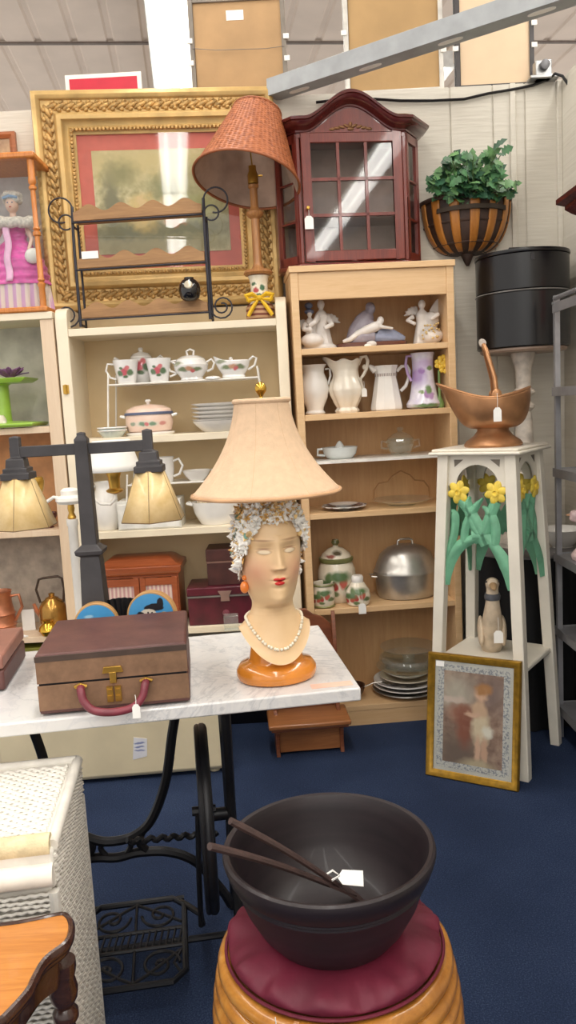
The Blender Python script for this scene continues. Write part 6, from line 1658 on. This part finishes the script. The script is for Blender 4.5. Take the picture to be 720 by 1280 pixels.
# shade assembly
b = MB(); b.tube([(0, .0, .418), (0, 0, .47)], .006, 8); b.tube([(0, 0, .47), (0, 0, .655)], .003, 6); b.build('lamp_rod', M_brass, o)
def bell(u, v_):
    r = .060+(.168-.060)*((1-v_)**2.15)*.80+(.168-.060)*.20*(1-v_)
    a = 2*PI*u; sc_ = 1-.012*abs(math.sin(4*a))*(1-v_)
    return (r*math.cos(a)*sc_, r*math.sin(a)*sc_, .432+.205*v_)
b = MB(); b.grid(bell, 128, 26, True)
M_shade = plain((208, 178, 147), .85, 0, .03, 60, .25)
sh_o = b.build('bell_shade', M_shade, o, solid=.002)
b = MB()
for k in range(8): b.tube([bell(k/8+.06, j/20) for j in range(21)], .0012, 5)
b.build('seams', plain((192, 156, 120), .85), sh_o)
b = MB(); b.tube([bell(k/96, 0) for k in range(96)], .004, 8, True); b.build('bottom_binding', plain((190, 150, 112), .8), sh_o)
b = MB(); b.tube([(.0605*math.cos(2*PI*k/48), .0605*math.sin(2*PI*k/48), .636) for k in range(48)], .0055, 8, True, 1.0); b.build('top_binding', M_shade, sh_o)
b = MB()
for k in range(3): b.tube([(0, 0, .636), (.058*math.cos(2.1*k), .058*math.sin(2.1*k), .636)], .0022, 6)
b.build('spider', M_brass, sh_o)
b = MB(); b.lathe([(.006, .636), (.004, .645), (.007, .650), (.0125, .657), (.0135, .664), (.011, .672), (.004, .677), (0, .678)], 16); b.build('finial', plain((206, 164, 70), .2, .9, .1), o)
# pearl necklace
rr_ = Matrix.Rotation(R(7), 4, 'Z'); b = MB(); NPl = 66
for k in range(NPl):
    phi = 2*PI*k/NPl; c_ = math.cos(phi)
    u = .64-.34*max(0, c_)**1.5+.25*max(0, -c_)
    j = min(10, u*11); j0 = int(j); f_ = j-j0; i = int(round(phi/(2*PI)*NU)) % NU
    p = Vector(bust[j0][i]).lerp(Vector(bust[j0+1][i]), f_); d_ = Vector((p.x, p.y, 0)).normalized()
    b.ball(tuple(p+d_*.003+Vector((0, 0, .001))), .0040, None, None, 10, 6)
t = tag(b.build('pearl_necklace', plain((238, 228, 206), .2, 0, .03, coat=.6), None, (HX, HY, TZ), R(13)), 'string of cream pearls around the neck of the mannequin lamp', 'necklace')

# ================================================================== FOREGROUND
# ---- white wicker hamper
HR = R(7); hw_, hd_, hh_ = .62, .357, .68
o = thing('wicker_hamper', 'white painted wicker hamper with hinged lid at the lower left', 'hamper', (-.437, 1.292, 0), HR)
M_wk = plain((220, 216, 207), .55, 0, .05, 30)
def weave(mb, org, u_, v_, n_, lu, lv, pitch, stake, amp=.0024, rad=.0045, bow=0):
    U_, V_, N_ = Vector(u_), Vector(v_), Vector(n_); O_ = Vector(org); m = int(lv/pitch); ns = int(lu/stake)*2
    for j in range(m):
        pts = []
        for i in range(ns+1):
            s_ = i/ns*lu; a = amp*(1 if ((i//1)+j) % 2 else -1) if True else 0
            pts.append(O_+U_*s_+V_*((j+.5)*pitch+.0012*math.sin(s_*37+j*2.1))+N_*a)
        mb.tube(pts, rad, 5, flat=.85)
b = MB(); b.box(-hw_+.008, -.008, .008, hd_-.008, .01, hh_-.085); b.build('inner_box', plain((206, 200, 190), .7), o)
b = MB(); weave(b, (0, 0, .02), (0, 1, 0), (0, 0, 1), (1, 0, 0), hd_, hh_-.11, .0095, .017); b.build('side_weave', M_wk, o, angle=80, clean=False)
b = MB(); weave(b, (-hw_, 0, .02), (1, 0, 0), (0, 0, 1), (0, -1, 0), hw_, hh_-.11, .0095, .017); b.build('front_weave', M_wk, o, angle=80, clean=False)
for cx, cy in ((-.004, .002), (-.004, hd_-.002), (-hw_+.004, .002), (-hw_+.004, hd_-.002)):
    MB().tube([(cx, cy, 0), (cx, cy, hh_-.09)], .010, 8).build('corner_post', M_wk, o)
lid = MB(); lid.box(-hw_-.002, .002, -.002, hd_+.002, hh_-.085, hh_-.012); lid = lid.build('lid', plain((222, 218, 208), .6), o, bevel=.008)
b = MB(); weave(b, (-hw_+.012, .03, hh_-.012), (1, 0, 0), (0, 1, 0), (0, 0, 1), hw_-.03, hd_-.045, .0095, .024, .0022, .0050); b.build('top_weave', M_wk, lid, angle=80, clean=False)
b = MB(); weave(b, (.002, .004, hh_-.078), (0, 1, 0), (0, 0, 1), (1, 0, 0), hd_-.01, .06, .0095, .017); b.build('lid_side_weave', M_wk, lid, angle=80, clean=False)
b = MB()
b.tube([(-.002, .012, hh_-.012), (-.002, hd_, hh_-.012)], .011, 10); b.tube([(-hw_, hd_, hh_-.012), (-.002, hd_, hh_-.012)], .011, 10); b.build('edge_roll', M_wk, lid)
b = MB(); b.tube([(-hw_, .012, hh_-.008), (-.004, .012, hh_-.008)], .019, 12, flat=1.0); b.build('front_roll', plain((222, 206, 166), .7, 0, .06, 40, .3), lid)
b = MB(); b.tube([(-hw_, -.004, hh_-.055), (0, -.004, hh_-.055)], .020, 12); b.build('lid_lip', plain((230, 226, 216), .6, 0, .04, 30), lid)
# ---- dark edged side table
zt2 = .585
o = thing('side_table', 'orange brown wooden side table with dark scalloped edge and turned leg, lower left corner', 'table', (-.62, 1.08, 0))
pxs = [(0, 1148), (45, 1141), (80, 1134), (92, 1139), (96, 1153), (89, 1172), (64, 1192), (51, 1213), (42, 1231), (17, 1259), (0, 1272)]
ol = [F(px, py, zt2) for px, py in pxs]
ol = [(p.x+.62, p.y-1.08-.012) for p in ol]
ol = [(-.12, ol[0][1]-.02)]+ol+[(ol[-1][0]-.06, ol[-1][1]-.05), (-.12, ol[-1][1]-.07)]
def inset(pts, d):
    n = len(pts); out = []; A = sum(pts[i][0]*pts[(i+1) % n][1]-pts[(i+1) % n][0]*pts[i][1] for i in range(n))
    sg = 1 if A > 0 else -1
    for i in range(n):
        p0, p1, p2 = Vector(pts[i-1]), Vector(pts[i]), Vector(pts[(i+1) % n])
        a = (p1-p0).normalized(); c_ = (p2-p1).normalized(); n_ = Vector((-(a+c_).y, (a+c_).x))
        n_ = n_.normalized() if n_.length > 1e-6 else Vector((-a.y, a.x)); out.append(tuple(p1+n_*sg*d))
    return out
sm = []
n = len(ol)
for i in range(n):
    p0, p1, p2, p3 = [Vector(ol[(i+k) % n]) for k in (-1, 0, 1, 2)]
    for k in range(5):
        u = k/5; q = .5*((2*p1)+(p2-p0)*u+(2*p0-5*p1+4*p2-p3)*u*u+(3*p1-p0-3*p2+p3)*u**3); sm.append(tuple(q))
M_dk = wood((52, 32, 26), (74, 46, 36), 'x', 2, .25, .4)
MB().prism(inset(sm, .010), zt2-.012, zt2, 'z').build('top', wood((176, 108, 44), (204, 136, 64), 'x', 1.6, .3, .3), o)
b = MB(); b.loft([[(x_, y_, z_) for x_, y_ in inset(sm, d_)] for d_, z_ in ((.0105, zt2+.0005), (.008, zt2+.003), (.003, zt2+.002), (0, zt2-.004), (.001, zt2-.012), (.006, zt2-.016), (.006, zt2-.022), (.014, zt2-.03))], False)
b.build('moulded_edge', M_dk, o, angle=50)
b = MB(); b.loft([[(x_, y_, z_) for x_, y_ in inset(sm, d_)] for d_, z_ in ((.03, zt2-.085), (.022, zt2-.03))]); b.build('apron', M_dk, o, angle=50)
lg = F(80, 1215, .50)
legx = [(lg.x+.62-.004, lg.y-1.08), (-.10, lg.y-1.08-.02), (-.10, -.13), (.15, -.20)]
lp = [(.013, 0), (.016, .02), (.012, .05), (.018, .12), (.020, .20), (.014, .26), (.02, .275), (.02, .285), (.013, .30), (.021, .33), (.024, .36), (.019, .39), (.013, .405), (.021, .418), (.021, .43), (.014, .44), (.022, .455), (.024, .47), (.02, .49), (.024, .505), (.024, .52)]
for lx, ly in legx[:3]: MB().lathe(lp, 20, c=(lx, ly, 0)).build('turned_leg', M_dk, o)
# ---- rattan stool with cushion
SX, SY, SZ = .042, 1.358, .409
o = thing('rattan_stool', 'round drum stool of bent rattan hoops', 'stool', (SX, SY, 0))
M_rat = wood((166, 106, 42), (206, 146, 70), 'x', 1.2, .3, .4)
t = NT('honey_rattan'); v = t.coord(); fc = t.noise(t.coord('Object', (1, 1, 1)), 14, 5, .7, .6); t.base(t.ramp(fc, [(.3, (150, 92, 34)), (.55, (192, 130, 54)), (.75, (214, 160, 84))])); M_rat = t.set(.28, 0, None, .4)
NH = 13
for k in range(NH):
    z_ = SZ-.008-k*.031; rr = .199+.017*math.sin(PI*min(1, k/4)*.5)-.0016*max(0, k-6)
    b = MB(); b.tube([(rr*math.cos(2*PI*i/72), rr*math.sin(2*PI*i/72), max(.018, z_)+.0012*math.sin(i*.9+k)) for i in range(72)], .0165, 10, True); b.build('hoop', M_rat, o)
MB().lathe([(0, SZ-.022), (.185, SZ-.022), (.185, SZ-.006), (0, SZ-.006)], 48).build('seat_board', plain((150, 100, 50), .6), o)
for k in range(8):
    a = 2*PI*k/8; b = MB(); b.tube([(.165*math.cos(a), .165*math.sin(a), 0), (.165*math.cos(a), .165*math.sin(a), SZ-.012)], .012, 8); b.build('inner_pole', M_rat, o)
b = MB()
for k in range(3):
    a = -PI*.62+.012*k; b.tube([((.200)*math.cos(a), (.200)*math.sin(a), SZ+.008), ((.212)*math.cos(a), (.212)*math.sin(a), SZ-.0), ((.222)*math.cos(a), (.222)*math.sin(a), SZ-.03)], .004, 6)
b.build('binding', M_rat, o)
a = -PI*.655; price_tag(o, (.226*math.cos(a), .224*math.sin(a)-.004, SZ+.0), .032, .06, 0, 0, .03)
cu = thing('round_cushion', 'puffy burgundy round cushion on the rattan stool', 'cushion', (SX, SY, SZ-.004))
def cush(u, v_):
    a = 2*PI*u
    ang = -PI/2+PI*v_                # from underside centre to top centre around the edge
    ca = math.cos(ang); r = .195*(abs(ca)**.42 if ca > 0 else 0)
    fold = math.exp(-((v_-.62)/.16)**2)*(.0055*math.sin(11*a+1.3*math.sin(3*a))+.003*math.sin(23*a+2*math.sin(5*a)))
    z_ = .029+.029*math.sin(ang)*(1+.0*r)+ (.014*math.sin(max(0, ang))*math.cos(min(1, r/.187)*PI/2)*-.2 if ang > 0 else 0)+(fold if ang > -.2 else 0)
    z_ = max(z_, .002)
    return ((r+fold*.6)*math.cos(a), (r+fold*.6)*math.sin(a), z_)
b = MB(); b.grid(cush, 120, 34, True); b.build('cushion_cover', plain((106, 27, 50), .6, 0, .1, 12, .15), cu, angle=80)
b = MB(); b.tube([(.1985*math.cos(2*PI*i/72), .1985*math.sin(2*PI*i/72), .020) for i in range(72)], .003, 6, True); b.build('welt', plain((104, 26, 48), .7), cu)
# ---- big dark bowl
BX, BY, BZ = .040, 1.340, .458
o = thing('wooden_bowl', 'large dark wooden salad bowl sitting on the burgundy cushion', 'bowl', (BX, BY, BZ))
t = NT('black_plum_wood'); v = t.coord('Object', (1, 1, 10)); t.base(t.ramp(t.noise(v, 6, 4), [(.3, (26, 19, 23)), (.7, (40, 30, 34))])); M_bowl = t.set(.46, 0, .5, .05)
b = MB(); b.lathe([(0, 0), (.108, 0), (.114, .004), (.135, .03), (.156, .07), (.169, .108), (.172, .112), (.1715, .116), (.176, .120), (.1755, .124), (.181, .130), (.188, .150), (.190, .158), (.1885, .165), (.184, .168), (.178, .166), (.174, .158), (.168, .135), (.153, .08), (.132, .038), (.100, .016), (.05, .010), (0, .009)], 80)
b.build('bowl', M_bowl, o, angle=30)
M_srv = wood((56, 42, 40), (78, 58, 54), 'x', 2, .5)
def server(name_label, e, inner, kind):
    E_ = Vector(e); I_ = Vector(inner); s_ = thing('salad_server', name_label, 'salad server', tuple(I_), 0, 'salad servers')
    d_ = E_-I_; b = MB(); N_ = 12
    b.tube([tuple(d_*(k/N_)+Vector((0, 0, .006*math.sin(PI*k/N_)))) for k in range(N_+1)], [.007+.0025*(k/N_)*(1 if k < N_ else .6) for k in range(N_+1)], 8, flat=.75); b.build('handle', M_srv, s_)
    b = MB(); u_ = d_.normalized(); w_ = u_.cross(Vector((0, 0, 1))).normalized(); n_ = w_.cross(u_)
    if kind: secs = [[tuple(-u_*t_*.06+w_*q_*x_+n_*z_) for x_, z_ in ((-1, -.002), (1, -.002), (1, .002), (-1, .002))] for t_, q_ in ((-.1, .007), (.3, .018), (.6, .022), (.9, .014), (1, .004))]
    else: secs = [[tuple(-u_*t_*.055+w_*q_*x_+n_*z_) for x_, z_ in ((-1, -.002), (1, -.002), (1, .002), (-1, .002))] for t_, q_ in ((-.1, .007), (.3, .016), (.6, .02), (1, .02))]
    b.loft(secs); b.build('spoon_head' if kind else 'fork_head', M_srv, s_)
    return s_
e1 = F(288, 1026, .69); e2 = F(262, 1058, .685)
i1 = F(425, 1108, .515); i2 = F(412, 1106, .525)
s1 = server('long dark wooden salad server, upper one of the pair over the bowl rim', e1, i1, True)
s2 = server('long dark wooden salad server, lower one of the pair, reaching furthest left', e2, i2, False)
tg = MB(); tg.T = Matrix.Rotation(R(30), 4, 'X'); tg.prism([(0, 0), (.010, .014), (.048, .010), (.046, -.020), (.008, -.014)], -.0006, .0006, 'z'); tg = tg.build('price_tag', M_tag, s1); tg.location = Vector((-.004, -.006, .022)); tg['label'] = 'white price tag'
q = MB().tube([(-.03, -.004, .024), (-.012, .004, .030), (.0, -.004, .024), (-.015, -.012, .020)], .0022, 5).build('string', M_tag, tg); q.location = -Vector((-.004, -.006, .022))
